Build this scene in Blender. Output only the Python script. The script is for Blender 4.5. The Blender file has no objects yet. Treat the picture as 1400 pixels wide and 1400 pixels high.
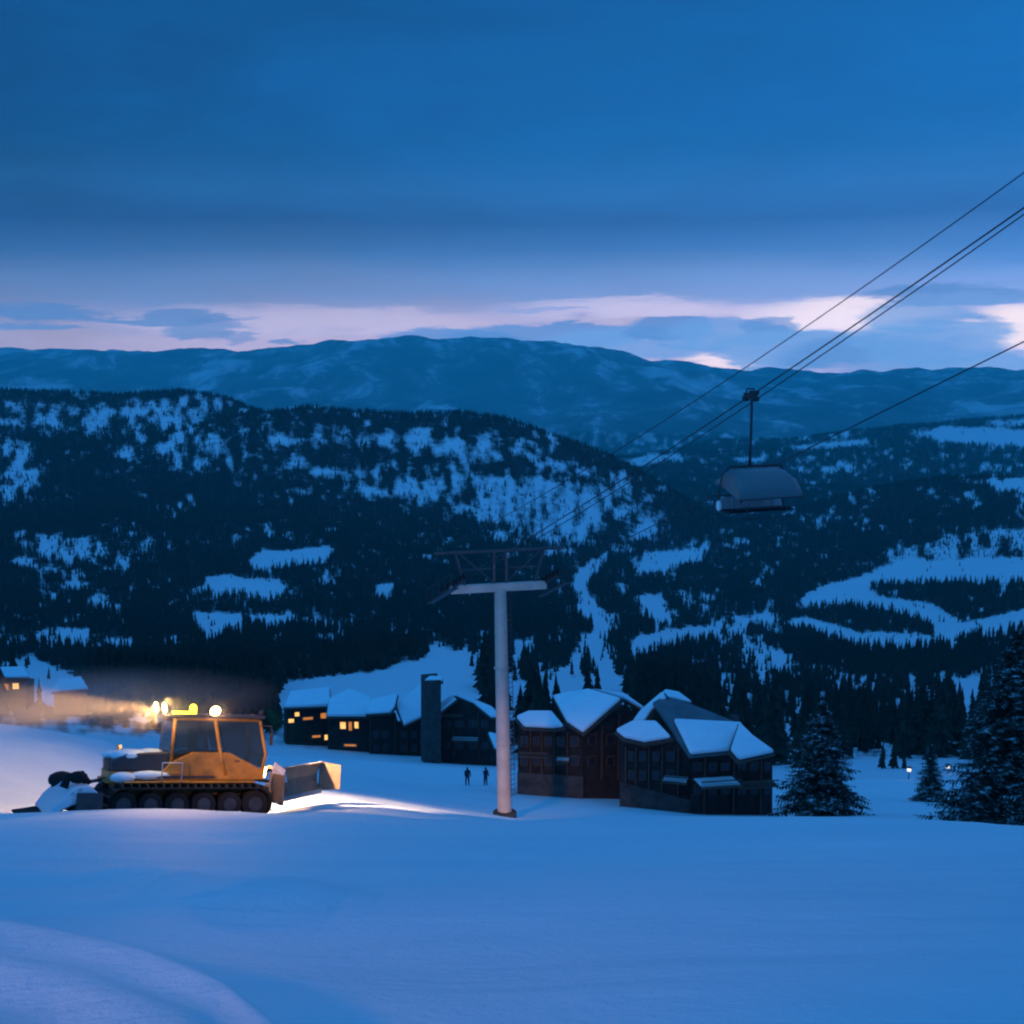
import bpy, bmesh, math, random
import numpy as np
from mathutils import Vector, Matrix

# ------------------------------------------------------------------ camera maths
F = 700 / math.tan(math.radians(22.5))          # focal length in photo pixels (1400 wide)
PITCH = math.atan(195 / F)
CP, SP = math.cos(PITCH), math.sin(PITCH)
R = math.radians
rng = np.random.default_rng(11)
random.seed(5)
S = bpy.context.scene
COL = S.collection

def ray(px, py):
    vx = (px - 700) / F; vy = (700 - py) / F
    return vx, CP + SP * vy, -SP + CP * vy

def P(px, py, d):                                # pixel + horizontal distance -> point
    x, y, z = ray(px, py); k = d / math.hypot(x, y)
    return Vector((x * k, y * k, z * k))

def project(X, Y, Z):
    dep = Y * CP - Z * SP; up = Y * SP + Z * CP
    dep = np.maximum(dep, 1e-3)
    return 700 + F * X / dep, 700 - F * up / dep

# ------------------------------------------------------------------ noise
def _hash(ix, iy, seed):
    h = (ix.astype(np.int64) * 374761393 + iy.astype(np.int64) * 668265263 + seed * 1442695041) & 0xFFFFFFFF
    h = ((h ^ (h >> 13)) * 1274126177) & 0xFFFFFFFF
    h = (h ^ (h >> 16)) & 0xFFFFFFFF
    return h / 4294967295.0

def vnoise(x, y, seed=0):
    ix = np.floor(x); iy = np.floor(y); fx = x - ix; fy = y - iy
    fx = fx * fx * fx * (fx * (fx * 6 - 15) + 10); fy = fy * fy * fy * (fy * (fy * 6 - 15) + 10)
    a = _hash(ix, iy, seed); b = _hash(ix + 1, iy, seed); c = _hash(ix, iy + 1, seed); d = _hash(ix + 1, iy + 1, seed)
    return (a + (b - a) * fx) * (1 - fy) + (c + (d - c) * fx) * fy

def fbm(x, y, octs=4, seed=0):
    s = 0; a = .5; t = 0
    for i in range(octs):
        s = s + a * vnoise(x, y, seed + i * 17); t += a
        x = x * 2.03 + 11.3; y = y * 2.03 - 7.1; a *= .5
    return s / t * 2 - 1

def sstep(a, b, x):
    t = np.clip((x - a) / (b - a), 0, 1); return t * t * (3 - 2 * t)

# ------------------------------------------------------------------ terrain: lines of the land at their distances
LAY = [
 (30,  [(-300,1134),(0,1132),(600,1129),(900,1123),(1200,1121),(1400,1134),(1700,1150)]),
 (36,  [(-300,1110),(0,1113),(375,1114),(600,1126),(700,1127),(1000,1128),(1400,1142),(1700,1160)]),
 (46,  [(-300,1080),(0,1090),(100,1100),(250,1105),(370,1101),(430,1090),(500,1098),(600,1114),(700,1123),(900,1126),(1400,1146),(1700,1160)]),
 (51,  [(-300,1000),(0,1016),(60,1026),(130,1042),(200,1057),(300,1070),(400,1078),(500,1092),(600,1108),(700,1121),(900,1124),(1400,1146),(1700,1160)]),
 (76,  [(-300,1040),(0,1046),(300,1056),(400,1064),(500,1080),(600,1100),(700,1118),(850,1118),(1000,1124),(1200,1118),(1400,1135),(1700,1140)]),
 (92,  [(0,1044),(400,1056),(500,1068),(600,1088),(700,1098),(770,1100),(850,1104),(950,1114),(1060,1117),(1200,1108),(1400,1120)]),
 (108, [(0,1042),(400,1050),(500,1060),(600,1077),(700,1076),(770,1082),(850,1086),(950,1098),(1060,1102),(1200,1096),(1400,1106)]),
 (140, [(0,1030),(300,1036),(480,1042),(600,1052),(680,1056),(850,1064),(1060,1080),(1200,1074),(1400,1080)]),
 (175, [(0,1006),(400,1024),(480,1029),(600,1036),(700,1042),(850,1048),(1060,1052),(1200,1046),(1400,1048)]),
 (300, [(0,955),(300,968),(400,952),(550,935),(640,930),(700,948),(850,965),(1060,1004),(1200,1008),(1400,1000)]),
 (480, [(0,930),(300,925),(400,924),(560,904),(640,894),(700,915),(850,930),(1060,960),(1200,962),(1400,955)]),
 (800, [(0,905),(300,896),(600,880),(800,895),(1000,915),(1200,920),(1400,905)]),
 (1500,[(0,800),(300,806),(600,800),(800,815),(1000,850),(1200,848),(1400,815)]),
 (2300,[(0,672),(300,690),(600,715),(800,740),(900,762),(1000,760),(1200,745),(1400,718)]),
 (2750,[(-200,615),(0,612),(150,604),(240,592),(300,574),(350,562),(420,556),(560,564),(650,569),(700,579),(760,600),(830,628),(880,655),(950,700),(1000,722),(1100,722),(1200,705),(1300,690),(1400,682),(1600,680)]),
 (3050,[(-200,600),(0,596),(200,592),(300,588),(420,580),(560,586),(650,592),(700,600),(760,618),(830,645),(880,672),(950,712),(1000,716),(1100,702),(1200,674),(1300,656),(1400,651),(1600,645)]),
 (3500,[(-200,540),(0,537),(150,540),(250,536),(310,543),(345,556),(420,578),(560,590),(700,612),(830,655),(880,680),(950,715),(1000,718),(1100,708),(1200,682),(1300,664),(1400,658),(1600,650)]),
 (4600,[(-200,620),(0,620),(600,640),(800,655),(900,662),(1000,668),(1200,665),(1400,655)]),
 (7000,[(0,585),(600,600),(850,626),(950,616),(1050,607),(1150,599),(1250,586),(1400,576),(1600,570)]),
 (10500,[(-200,575),(0,572),(400,590),(700,610),(830,622),(1000,612),(1400,585)]),
 (15000,[(-200,520),(0,522),(400,540),(700,545),(1000,545),(1400,535)]),
 (20000,[(-200,482),(0,480),(100,478),(200,487),(330,486),(400,479),(470,471),(520,470),(560,468),(680,466),(760,474),(860,482),(950,496),(1000,501),(1100,506),(1200,500),(1400,508),(1600,505)]),
 (27000,[(-200,512),(1600,512)]),
 (42000,[(-200,506),(1600,506)]),
]
TG = np.radians(np.arange(-60, 60.01, .05))
def _gauss(a, s):
    n = int(s * 3) + 1; k = np.exp(-.5 * (np.arange(-n, n + 1) / s) ** 2); k /= k.sum()
    return np.convolve(np.pad(a, n, mode='edge'), k, mode='valid')
LD = [1, 6, 14, 22]; LZ = []
for d in LD: LZ.append(-2.2 - .303 * d * np.cos(TG))
for d, pts in LAY:
    th = []; te = []
    for px, py in pts:
        x, y, z = ray(px, py); th.append(math.atan2(x, y)); te.append(z / math.hypot(x, y))
    a = np.interp(TG, th, te); a = _gauss(a, 9 if d < 300 else 6)
    LD.append(d); LZ.append(a * d)
LS = np.log(np.array(LD, float)); LZ = np.array(LZ)      # (n, nt)

def base_height(th, d):
    s = np.clip(np.log(np.maximum(d, 1.0)), LS[0], LS[-1])
    idx = np.clip(np.searchsorted(LS, s, side='right') - 1, 0, len(LS) - 2)
    ft = np.clip((th - TG[0]) / (TG[1] - TG[0]), 0, len(TG) - 1.001); it = ft.astype(int); ft = ft - it
    def g(k):
        k = np.clip(k, 0, len(LS) - 1); return LZ[k, it] * (1 - ft) + LZ[k, it + 1] * ft
    D_ = np.exp(LS)
    dd = np.exp(s)
    z0, z1, zm, zp = g(idx), g(idx + 1), g(idx - 1), g(idx + 2)
    x0, x1 = D_[idx], D_[idx + 1]; xm = D_[np.maximum(idx - 1, 0)]; xp = D_[np.minimum(idx + 2, len(LS) - 1)]
    h = x1 - x0; dl = (z1 - z0) / h
    dm = np.where(idx > 0, (z0 - zm) / np.maximum(x0 - xm, 1e-6), dl)
    dp = np.where(idx < len(LS) - 2, (zp - z1) / np.maximum(xp - x1, 1e-6), dl)
    def hm(a, b, ha, hb):
        w1 = 2 * hb + ha; w2 = hb + 2 * ha
        ok = (a * b) > 0
        return np.where(ok, (w1 + w2) / (w1 / np.where(ok, a, 1) + w2 / np.where(ok, b, 1)), 0)
    m0 = hm(dm, dl, np.maximum(x0 - xm, 1e-6), h); m1 = hm(dl, dp, h, np.maximum(xp - x1, 1e-6))
    t = (dd - x0) / h
    return ((2*t**3 - 3*t**2 + 1) * z0 + (t**3 - 2*t**2 + t) * h * m0 + (-2*t**3 + 3*t**2) * z1 + (t**3 - t**2) * h * m1)

def plane_hit(px, py):
    x, y, z = ray(px, py); k = -2.2 / (z + .303 * y); return x * k, y * k
BANK = sorted(plane_hit(*p) for p in [(-120,1262),(0,1288),(120,1318),(240,1350),(350,1400),(420,1460)])
BX = [b[0] for b in BANK]; BY = [b[1] for b in BANK]
RID = sorted(plane_hit(*p) for p in [(130,1196),(220,1194),(290,1238),(330,1228),(420,1222),(470,1232)])
RX = [b[0] for b in RID]; RY = [b[1] for b in RID]
RID2 = sorted(plane_hit(*p) for p in [(200,1222),(300,1210),(420,1216),(520,1224)])
RX2 = [b[0] for b in RID2]; RY2 = [b[1] for b in RID2]

def height(X, Y):
    X = np.asarray(X, float); Y = np.asarray(Y, float)
    d = np.hypot(X, Y); th = np.arctan2(X, Y)
    z = base_height(th, d)
    Yc = np.sign(Y) * 100 * np.log1p(np.abs(Y) / 100)
    zp = -2.2 - .303 * Yc
    w = sstep(R(40), R(85), np.abs(th)); z = z * (1 - w) + zp * w
    # wind drifts on the slope
    near = 1 - sstep(60, 160, d)
    z = z + near * (.05 * fbm(X / 3.1 + Y * .12, Y / 1.3, 4, 3) + .16 * fbm(X / 9, Y / 7, 3, 9)) * sstep(1, 8, d)
    bank = np.interp(X, BX, BY) - Y
    onb = (X > BX[0]) & (X < 1) & (Y > 0)
    z = z + np.where(onb, 0.46 * sstep(-.1, 1.0, bank) + .045 * np.sin(bank * 4.2 + X * .5) * sstep(0, .8, bank), 0)
    def crest(ax, ay, w_):
        t_ = np.clip((X - ax[0]) / (ax[-1] - ax[0]), 0, 1); env = np.sin(np.pi * t_) ** .7
        xs = np.linspace(ax[0], ax[-1], 160); ys = _gauss(np.interp(xs, ax, ay), 14); q_ = np.interp(X, xs, ys) - Y
        return env * np.where(q_ > 0, np.exp(-(q_ / (w_ * 2.4)) ** 2), np.exp(-(q_ / (w_ * .8)) ** 2))
    r1 = crest(RX, RY, .8)
    r2 = crest(RX2, RY2, .6)
    z = z + .25 * r1 + .16 * r2
    mid = sstep(180, 700, d) * (1 - sstep(9000, 14000, d))
    z = z + mid * d * (.0065 * fbm(X / 420, Y / 520, 5, 21)) + mid * 3 * fbm(X / 60, Y / 60, 3, 5)
    far = sstep(9000, 14000, d)
    rid = 1 - np.abs(fbm(X / 3800, Y / 3800, 6, 41)) * 2
    z = z + far * (rid - .6) * 190 + far * 90 * fbm(X / 900, Y / 900, 4, 77)
    return z

def gz(x, y): return float(height(np.array([x]), np.array([y]))[0])
def on_ground(px, d):
    """point of the ground in the direction of a photo column at distance d"""
    x, y, z = ray(px, 1050); k = d / math.hypot(x, y)
    return Vector((x * k, y * k, gz(x * k, y * k)))

# ------------------------------------------------------------------ clearings of the woods, traced and laid on the land
CLEAR = [
 [(335,768),(360,756),(440,746),(458,752),(440,768),(350,780)],
 [(282,790),(330,788),(388,798),(386,820),(330,814),(290,810)],
 [(266,838),(332,836),(337,866),(300,874),(276,867)],
 [(340,838),(402,843),(396,857),(345,860)],
 [(70,858),(120,860),(120,888),(85,882)], [(145,870),(180,876),(172,890),(150,885)],
 [(503,798),(538,796),(532,822),(512,822)], [(426,870),(467,863),(457,887),(430,887)],
 [(815,758),(838,751),(822,773),(808,798),(802,815),(828,835),(834,862),(822,885),(838,905),(852,935),(824,935),(802,905),(775,928),(752,926),(775,903),(798,880),(808,860),(792,832),(783,802),(792,776)],
 [(700,878),(735,876),(735,900),(700,925)],
 [(866,787),(885,755),(972,750),(962,766),(912,782)],
 [(870,815),(906,810),(912,835),(924,850),(900,862),(885,840)],
 [(870,870),(930,858),(990,856),(985,872),(930,880),(880,905),(850,915)],
 [(1085,832),(1100,812),(1130,798),(1190,784),(1230,766),(1420,762),(1420,796),(1220,798),(1190,802),(1196,814),(1272,824),(1318,852),(1420,828),(1420,862),(1330,874),(1290,886),(1180,888),(1120,870),(1070,852),(1100,843),(1180,864),(1280,868),(1262,848),(1200,830),(1150,828)],
 [(1000,846),(1060,840),(1074,851),(1010,858)],
 [(1045,890),(1072,886),(1078,910),(1055,914)],
 [(385,930),(480,922),(560,905),(600,885),(655,893),(655,985),(385,985)],
 [(690,930),(860,925),(860,985),(690,985)],
 [(0,905),(60,905),(130,935),(125,965),(0,960)],
 [(1300,925),(1342,925),(1335,965),(1308,960)], [(1150,938),(1200,934),(1215,948),(1170,952)],
 [(1265,594),(1290,583),(1340,584),(1420,590),(1420,610),(1330,607),(1285,603)], [(1060,613),(1110,607),(1190,601),(1185,609),(1100,615)], [(850,628),(930,617),(938,626),(880,636)],
 [(1340,576),(1420,571),(1420,580),(1360,582)], [(1345,658),(1420,650),(1420,674),(1362,670)], [(1000,627),(1050,624),(1050,632),(1010,634)],
]
SPARSE = [
 [(20,560),(150,550),(300,541),(342,549),(256,574),(300,596),(318,642),(240,644),(180,606),(60,584)],
 [(425,580),(470,586),(475,610),(430,605)], [(500,590),(700,600),(750,622),(640,630),(520,612)],
 [(540,655),(640,640),(640,680),(600,690),(550,680)],
 [(635,660),(700,648),(790,655),(850,672),(800,745),(700,742),(660,712)],
 [(0,592),(45,600),(50,670),(0,684)], [(30,735),(110,735),(190,770),(180,785),(60,765)],
 [(1150,778),(1210,750),(1300,738),(1420,718),(1420,768),(1230,772)],
 [(700,875),(860,855),(870,930),(700,935)],
 [(1150,930),(1240,925),(1240,958),(1150,962)],
 [(960,840),(1080,838),(1090,915),(990,900)],
 [(560,880),(660,880),(660,900),(560,905)],
]
MW, MH = 800, 480                       # mask cells of 2 px, x from -100, y from 520
gx, gy = np.meshgrid(np.arange(MW) * 2 - 100 + 1, np.arange(MH) * 2 + 500 + 1)
def inpoly(x, y, poly):
    c = np.zeros(x.shape, bool); n = len(poly)
    for i in range(n):
        x1, y1 = poly[i]; x2, y2 = poly[(i + 1) % n]
        if y1 == y2: continue
        m = ((y1 > y) != (y2 > y)) & (x < (x2 - x1) * (y - y1) / (y2 - y1) + x1)
        c ^= m
    return c
nx_ = gx + 9 * fbm(gx / 16, gy / 9, 3, 61); ny_ = gy + 5 * fbm(gx / 14, gy / 8, 3, 71)
DM = np.ones((MH, MW))
SLOPE = [(690,655),(790,655),(850,672),(805,742),(740,742),(690,722),(650,690)]
f1 = fbm(gx / 34, gy / 12, 5, 91) + .25 * fbm(gx / 5, gy / 9, 2, 17)
DM *= 1 - .9 * sstep(.08, .50, f1)
DM *= .55 + .45 * sstep(-.3, .2, fbm(gx / 5, gy / 7, 3, 44))
k_ = (gx > 980) & (gy > 872); DM[k_] *= (.42 + .5 * sstep(-.3, .3, fbm(gx / 14, gy / 10, 3, 55)))[k_]
f2 = fbm(gx / 9, gy / 12, 4, 33)
nx_ = nx_ + 16 * fbm(gx / 30, gy / 20, 2, 8); ny_ = ny_ + 9 * fbm(gx / 24, gy / 16, 2, 9)
DARK = [[(1060,792),(1420,792),(1420,905),(1240,925),(1090,905)], [(40,592),(120,606),(190,640),(320,652),(345,700),(200,715),(110,690),(50,650)], [(0,690),(60,690),(330,700),(330,735),(200,735),(60,728),(0,725)], [(190,745),(330,745),(330,785),(270,800),(250,860),(190,870)], [(840,604),(1100,590),(1420,562),(1420,652),(1290,652),(1200,668),(1130,702),(930,702),(862,652)], [(930,706),(1130,704),(1200,672),(1290,655),(1400,676),(1420,712),(1300,733),(1180,762),(1090,808),(1000,832),(925,770)],
 [(330,650),(540,692),(640,735),(775,765),(775,868),(690,880),(560,862),(470,800),(330,730)], [(0,790),(60,800),(60,850),(0,850)], [(130,900),(385,885),(385,960),(130,960)], [(-50,536),(330,530),(345,548),(-50,552)], [(345,556),(700,566),(850,635),(840,650),(700,590),(345,570)]]
for poly in DARK:
    k_ = inpoly(nx_, ny_, poly); DM[k_] = (1 - .92 * sstep(.28, .42, fbm(gx / 7, gy / 4, 3, 201) + .35 * fbm(gx / 40, gy / 20, 2, 77)))[k_]
for poly in SPARSE:
    k_ = inpoly(nx_, ny_, poly); DM[k_] = (.14 + .72 * sstep(-.25, .36, f2))[k_]
k_ = inpoly(nx_, ny_, SLOPE); DM[k_] = (.14 + .52 * sstep(-.25, .40, fbm(gx / 5, gy / 22, 3, 12)))[k_]
for poly in CLEAR:
    w_ = .18 if poly[0][0] > 1050 else .45; k_ = inpoly(gx + w_ * (nx_ - gx), gy + w_ * (ny_ - gy), poly); DM[k_] = (.22 * sstep(.25, .5, f2))[k_]
kz = np.array([.25, .5, .25])
for _ in range(2):
    DM = np.apply_along_axis(lambda q: np.convolve(q, kz, 'same'), 0, DM); DM = np.apply_along_axis(lambda q: np.convolve(q, kz, 'same'), 1, DM)
def dens(X, Y, Z):
    px, py = project(X, Y, Z)
    i = np.clip(((py - 500) / 2).astype(int), 0, MH - 1); j = np.clip(((px + 100) / 2).astype(int), 0, MW - 1)
    return DM[i, j]

# ------------------------------------------------------------------ material helpers
def mat(name):
    m = bpy.data.materials.new(name); m.use_nodes = True
    nt = m.node_tree; b = nt.nodes['Principled BSDF']; return m, nt, b
def N(nt, t, **kw):
    n = nt.nodes.new(t)
    for k, v in kw.items(): setattr(n, k, v)
    return n
def L(nt, a, b): nt.links.new(a, b)
def math_(nt, op, a, b=None, c=None, clamp=False):
    n = N(nt, 'ShaderNodeMath', operation=op); n.use_clamp = clamp
    for i, v in enumerate((a, b, c)):
        if v is None: continue
        if isinstance(v, (int, float)): n.inputs[i].default_value = v
        else: L(nt, v, n.inputs[i])
    return n.outputs[0]
def ramp(nt, fac, stops, interp='LINEAR'):
    n = N(nt, 'ShaderNodeValToRGB'); n.color_ramp.interpolation = interp
    el = n.color_ramp.elements
    while len(el) > 1: el.remove(el[-1])
    el[0].position = stops[0][0]; el[0].color = (*stops[0][1], 1)
    for p, c in stops[1:]:
        e = el.new(p); e.color = (*c, 1)
    L(nt, fac, n.inputs[0]); return n.outputs[0]
def noise(nt, scale, detail=4, rough=.55, vec=None, dist=0):
    n = N(nt, 'ShaderNodeTexNoise'); n.inputs['Scale'].default_value = scale
    n.inputs['Detail'].default_value = detail; n.inputs['Roughness'].default_value = rough
    n.inputs['Distortion'].default_value = dist
    if vec is not None: L(nt, vec, n.inputs['Vector'])
    return n.outputs['Fac']
def bump(nt, b, h, strength, dist):
    n = N(nt, 'ShaderNodeBump'); n.inputs['Strength'].default_value = strength; n.inputs['Distance'].default_value = dist
    L(nt, h, n.inputs['Height']); L(nt, n.outputs[0], b.inputs['Normal'])
def plain(name, col, rough=.6, metal=0, var=.25, scale=3, bmp=.15, emis=None, estr=0, snow=0):
    m, nt, b = mat(name)
    tc = N(nt, 'ShaderNodeTexCoord')
    f = noise(nt, scale, 5, .6, tc.outputs['Object'])
    c0 = tuple(c * (1 - var) for c in col); c1 = tuple(min(1, c * (1 + var)) for c in col)
    c = ramp(nt, f, [(.3, c0), (.7, c1)])
    if snow:
        g = N(nt, 'ShaderNodeNewGeometry'); sx = N(nt, 'ShaderNodeSeparateXYZ'); L(nt, g.outputs['Normal'], sx.inputs[0])
        k = math_(nt, 'MULTIPLY_ADD', sx.outputs[2], .8, math_(nt, 'MULTIPLY', noise(nt, 2.3, 3, .6, tc.outputs['Object']), .9))
        k = math_(nt, 'MULTIPLY', math_(nt, 'SUBTRACT', k, 1.25 - snow), 6, clamp=True)
        mx = N(nt, 'ShaderNodeMix', data_type='RGBA'); L(nt, k, mx.inputs[0]); L(nt, c, mx.inputs[6]); mx.inputs[7].default_value = (.62, .66, .7, 1)
        c = mx.outputs[2]
    L(nt, c, b.inputs['Base Color']); b.inputs['Roughness'].default_value = rough; b.inputs['Metallic'].default_value = metal
    if bmp: bump(nt, b, noise(nt, scale * 8, 4, .6, tc.outputs['Object']), bmp, .03)
    b.inputs['Specular IOR Level'].default_value = .12 if rough >= .8 else .5
    if emis:
        b.inputs['Emission Color'].default_value = (*emis, 1); b.inputs['Emission Strength'].default_value = estr
    return m

def snow_mat(name, s1=.35, s2=6, bstr=.8, bdist=.16):
    m, nt, b = mat(name)
    g = N(nt, 'ShaderNodeNewGeometry')
    mp = N(nt, 'ShaderNodeMapping'); mp.inputs['Scale'].default_value = (.35, 1.2, 1); mp.inputs['Rotation'].default_value = (0, 0, R(12)); L(nt, g.outputs['Position'], mp.inputs[0])
    a = noise(nt, s1, 6, .6, mp.outputs[0], .4); c = noise(nt, s2, 6, .7, g.outputs['Position'])
    col = ramp(nt, a, [(.3, (.60, .75, .79)), (.5, (.66, .80, .83)), (.7, (.71, .83, .86))])
    L(nt, col, b.inputs['Base Color']); b.inputs['Roughness'].default_value = .7
    b.inputs['Specular IOR Level'].default_value = .25
    h = math_(nt, 'ADD', math_(nt, 'MULTIPLY', a, 1.6), math_(nt, 'MULTIPLY', c, .35))
    bump(nt, b, h, bstr, bdist)
    return m
M_snow = snow_mat('groomed_snow')
M_roofsnow = snow_mat('roof_snow_material', 1.2, 3, .3, .08)

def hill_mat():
    m, nt, b = mat('valley_snow_dark_in_woods')
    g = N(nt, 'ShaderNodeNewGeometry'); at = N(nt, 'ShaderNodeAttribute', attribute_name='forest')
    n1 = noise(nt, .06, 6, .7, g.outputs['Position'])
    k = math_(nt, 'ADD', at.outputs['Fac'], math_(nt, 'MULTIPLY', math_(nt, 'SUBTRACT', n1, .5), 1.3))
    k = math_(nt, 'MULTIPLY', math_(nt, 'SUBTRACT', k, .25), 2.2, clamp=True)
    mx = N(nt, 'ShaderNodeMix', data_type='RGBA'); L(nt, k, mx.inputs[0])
    mx.inputs[6].default_value = (.66, .71, .74, 1); mx.inputs[7].default_value = (.022, .025, .025, 1)  # ground colour darkens with forest density
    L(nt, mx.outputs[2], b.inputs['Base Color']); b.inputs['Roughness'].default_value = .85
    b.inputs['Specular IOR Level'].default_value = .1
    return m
def mount_mat():
    m, nt, b = mat('far_mountain_forest_and_snow')
    g = N(nt, 'ShaderNodeNewGeometry')
    mp = N(nt, 'ShaderNodeMapping'); mp.inputs['Scale'].default_value = (1, .30, 1.5); L(nt, g.outputs['Position'], mp.inputs[0])
    a = noise(nt, .0016, 9, .72, mp.outputs[0], .5); c = noise(nt, .00033, 3, .5, g.outputs['Position'])
    k = math_(nt, 'ADD', a, math_(nt, 'MULTIPLY', c, .45))
    col = ramp(nt, k, [(.66, (.09, .105, .11)), (.75, (.15, .17, .18)), (.82, (.40, .43, .45)), (.95, (.62, .64, .66))])
    L(nt, col, b.inputs['Base Color']); b.inputs['Roughness'].default_value = .9; b.inputs['Specular IOR Level'].default_value = .05
    return m

# ------------------------------------------------------------------ terrain meshes
def setp(o, label=None, cat=None, group=None, kind=None):
    if label: o['label'] = label
    if cat: o['category'] = cat
    if group: o['group'] = group
    if kind: o['kind'] = kind
    return o

thetas = np.radians(np.concatenate([np.arange(-180, -30, 2.0), np.arange(-30, 30, .065), np.arange(30, 180, 2.0)]))
def terrain(name, d0, d1, growth, material, forest=False):
    n = int(math.ceil(math.log(d1 / d0) / growth)); ds = np.geomspace(d0, d1, n + 1)
    nt_ = len(thetas); TH, DD = np.meshgrid(thetas, ds)
    X = DD * np.sin(TH); Y = DD * np.cos(TH)
    Z = np.empty_like(X)
    for i in range(0, len(ds), 80): Z[i:i+80] = height(X[i:i+80], Y[i:i+80])
    co = np.stack([X, Y, Z], -1).reshape(-1, 3).astype(np.float32)
    r, c = np.meshgrid(np.arange(n), np.arange(nt_), indexing='ij'); c2 = (c + 1) % nt_
    q = np.stack([r * nt_ + c, r * nt_ + c2, (r + 1) * nt_ + c2, (r + 1) * nt_ + c], -1).reshape(-1, 4)[:, ::-1]
    me = bpy.data.meshes.new(name); me.vertices.add(len(co)); me.vertices.foreach_set('co', co.ravel())
    me.loops.add(q.size); me.loops.foreach_set('vertex_index', q.ravel().astype(np.int32))
    me.polygons.add(len(q)); me.polygons.foreach_set('loop_start', np.arange(0, q.size, 4, dtype=np.int32))
    me.polygons.foreach_set('use_smooth', np.ones(len(q), bool))
    me.update(calc_edges=True); me.materials.append(material)
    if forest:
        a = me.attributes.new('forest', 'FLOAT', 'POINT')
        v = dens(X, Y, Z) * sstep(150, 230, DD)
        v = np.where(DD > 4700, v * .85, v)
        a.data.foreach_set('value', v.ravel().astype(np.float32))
    o = bpy.data.objects.new(name, me); COL.objects.link(o); o['kind'] = 'structure'; return o
D1, D2 = 150.0, 12000.0
terrain('snow_slope', .05, D1, .016, M_snow)
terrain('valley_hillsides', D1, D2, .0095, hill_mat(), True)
terrain('distant_mountains', D2, 26500, .0065, mount_mat())

# ------------------------------------------------------------------ mesh builder
class MB:
    def __init__(s): s.bm = bmesh.new()
    def box(s, c, size, rot=None, mi=0):
        m = Matrix.Translation(Vector(c)) @ (rot.to_4x4() if rot else Matrix.Identity(4)) @ Matrix.Diagonal((*size, 1))
        r = bmesh.ops.create_cube(s.bm, size=1, matrix=m)
        for f in {f for v in r['verts'] for f in v.link_faces}: f.material_index = mi
        return s
    def bar(s, a, b, w, h=None, up=(0, 0, 1), mi=0):
        a = Vector(a); b = Vector(b); d = b - a; l = d.length; x = d.normalized()
        u = Vector(up); 
        if abs(x.dot(u)) > .98: u = Vector((1, 0, 0))
        y = u.cross(x).normalized(); z = x.cross(y)
        rot = Matrix((x, y, z)).transposed()
        return s.box((a + b) / 2, (l, w, h or w), rot, mi)
    def tube(s, pts, r, seg=10, mi=0, cap=True, closed=False):
        pts = [Vector(p) for p in pts]; rr = r if isinstance(r, (list, tuple)) else [r] * len(pts)
        rings = []; prev = None
        for i, p in enumerate(pts):
            if closed: d = pts[(i + 1) % len(pts)] - pts[i - 1]
            else: d = pts[min(i + 1, len(pts) - 1)] - pts[max(i - 1, 0)]
            d.normalize()
            if prev is None:
                u = Vector((0, 0, 1)) if abs(d.z) < .9 else Vector((1, 0, 0))
            else: u = prev
            x = (u - d * u.dot(d)).normalized(); y = d.cross(x); prev = x
            rings.append([s.bm.verts.new(p + (x * math.cos(t) + y * math.sin(t)) * rr[i]) for t in [2 * math.pi * k / seg for k in range(seg)]])
        m = len(rings)
        for i in range(m if closed else m - 1):
            A = rings[i]; B = rings[(i + 1) % m]
            for k in range(seg):
                f = s.bm.faces.new((A[k], A[(k+1) % seg], B[(k+1) % seg], B[k])); f.material_index = mi; f.smooth = True
        if cap and not closed:
            for Rg, fl in ((rings[0], True), (rings[-1], False)):
                f = s.bm.faces.new(Rg[::-1] if fl else Rg); f.material_index = mi
        return s
    def prism(s, pts, ext, mi=0):                # pts: 3D outline, ext: extrusion vector
        ext = Vector(ext); a = [s.bm.verts.new(Vector(p)) for p in pts]; b = [s.bm.verts.new(Vector(p) + ext) for p in pts]
        n = len(pts); fs = [s.bm.faces.new(a), s.bm.faces.new(b[::-1])]
        for i in range(n): fs.append(s.bm.faces.new((a[i], b[i], b[(i+1) % n], a[(i+1) % n])))
        for f in fs: f.material_index = mi
        return s
    def ball(s, c, r, sc=(1, 1, 1), sub=2, mi=0):
        m = Matrix.Translation(Vector(c)) @ Matrix.Diagonal((*sc, 1))
        q = bmesh.ops.create_icosphere(s.bm, subdivisions=sub, radius=r, matrix=m)
        for f in {f for v in q['verts'] for f in v.link_faces}: f.material_index = mi; f.smooth = True
        return s
    def build(s, name, mats, parent=None, bevel=0, smooth=False, seg=2):
        bmesh.ops.recalc_face_normals(s.bm, faces=s.bm.faces[:])
        me = bpy.data.meshes.new(name); s.bm.to_mesh(me); s.bm.free()
        for m in (mats if isinstance(mats, (list, tuple)) else [mats]): me.materials.append(m)
        o = bpy.data.objects.new(name, me); COL.objects.link(o)
        if parent: o.parent = parent
        if bevel:
            b = o.modifiers.new('bevel', 'BEVEL'); b.width = bevel; b.segments = seg; b.limit_method = 'ANGLE'
        if smooth:
            for p in me.polygons: p.use_smooth = True
        return o
def empty(name, loc, label, cat, group=None, rz=0):
    o = bpy.data.objects.new(name, None); COL.objects.link(o); o.location = loc; o.rotation_euler = (0, 0, rz)
    return setp(o, label, cat, group)

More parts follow.
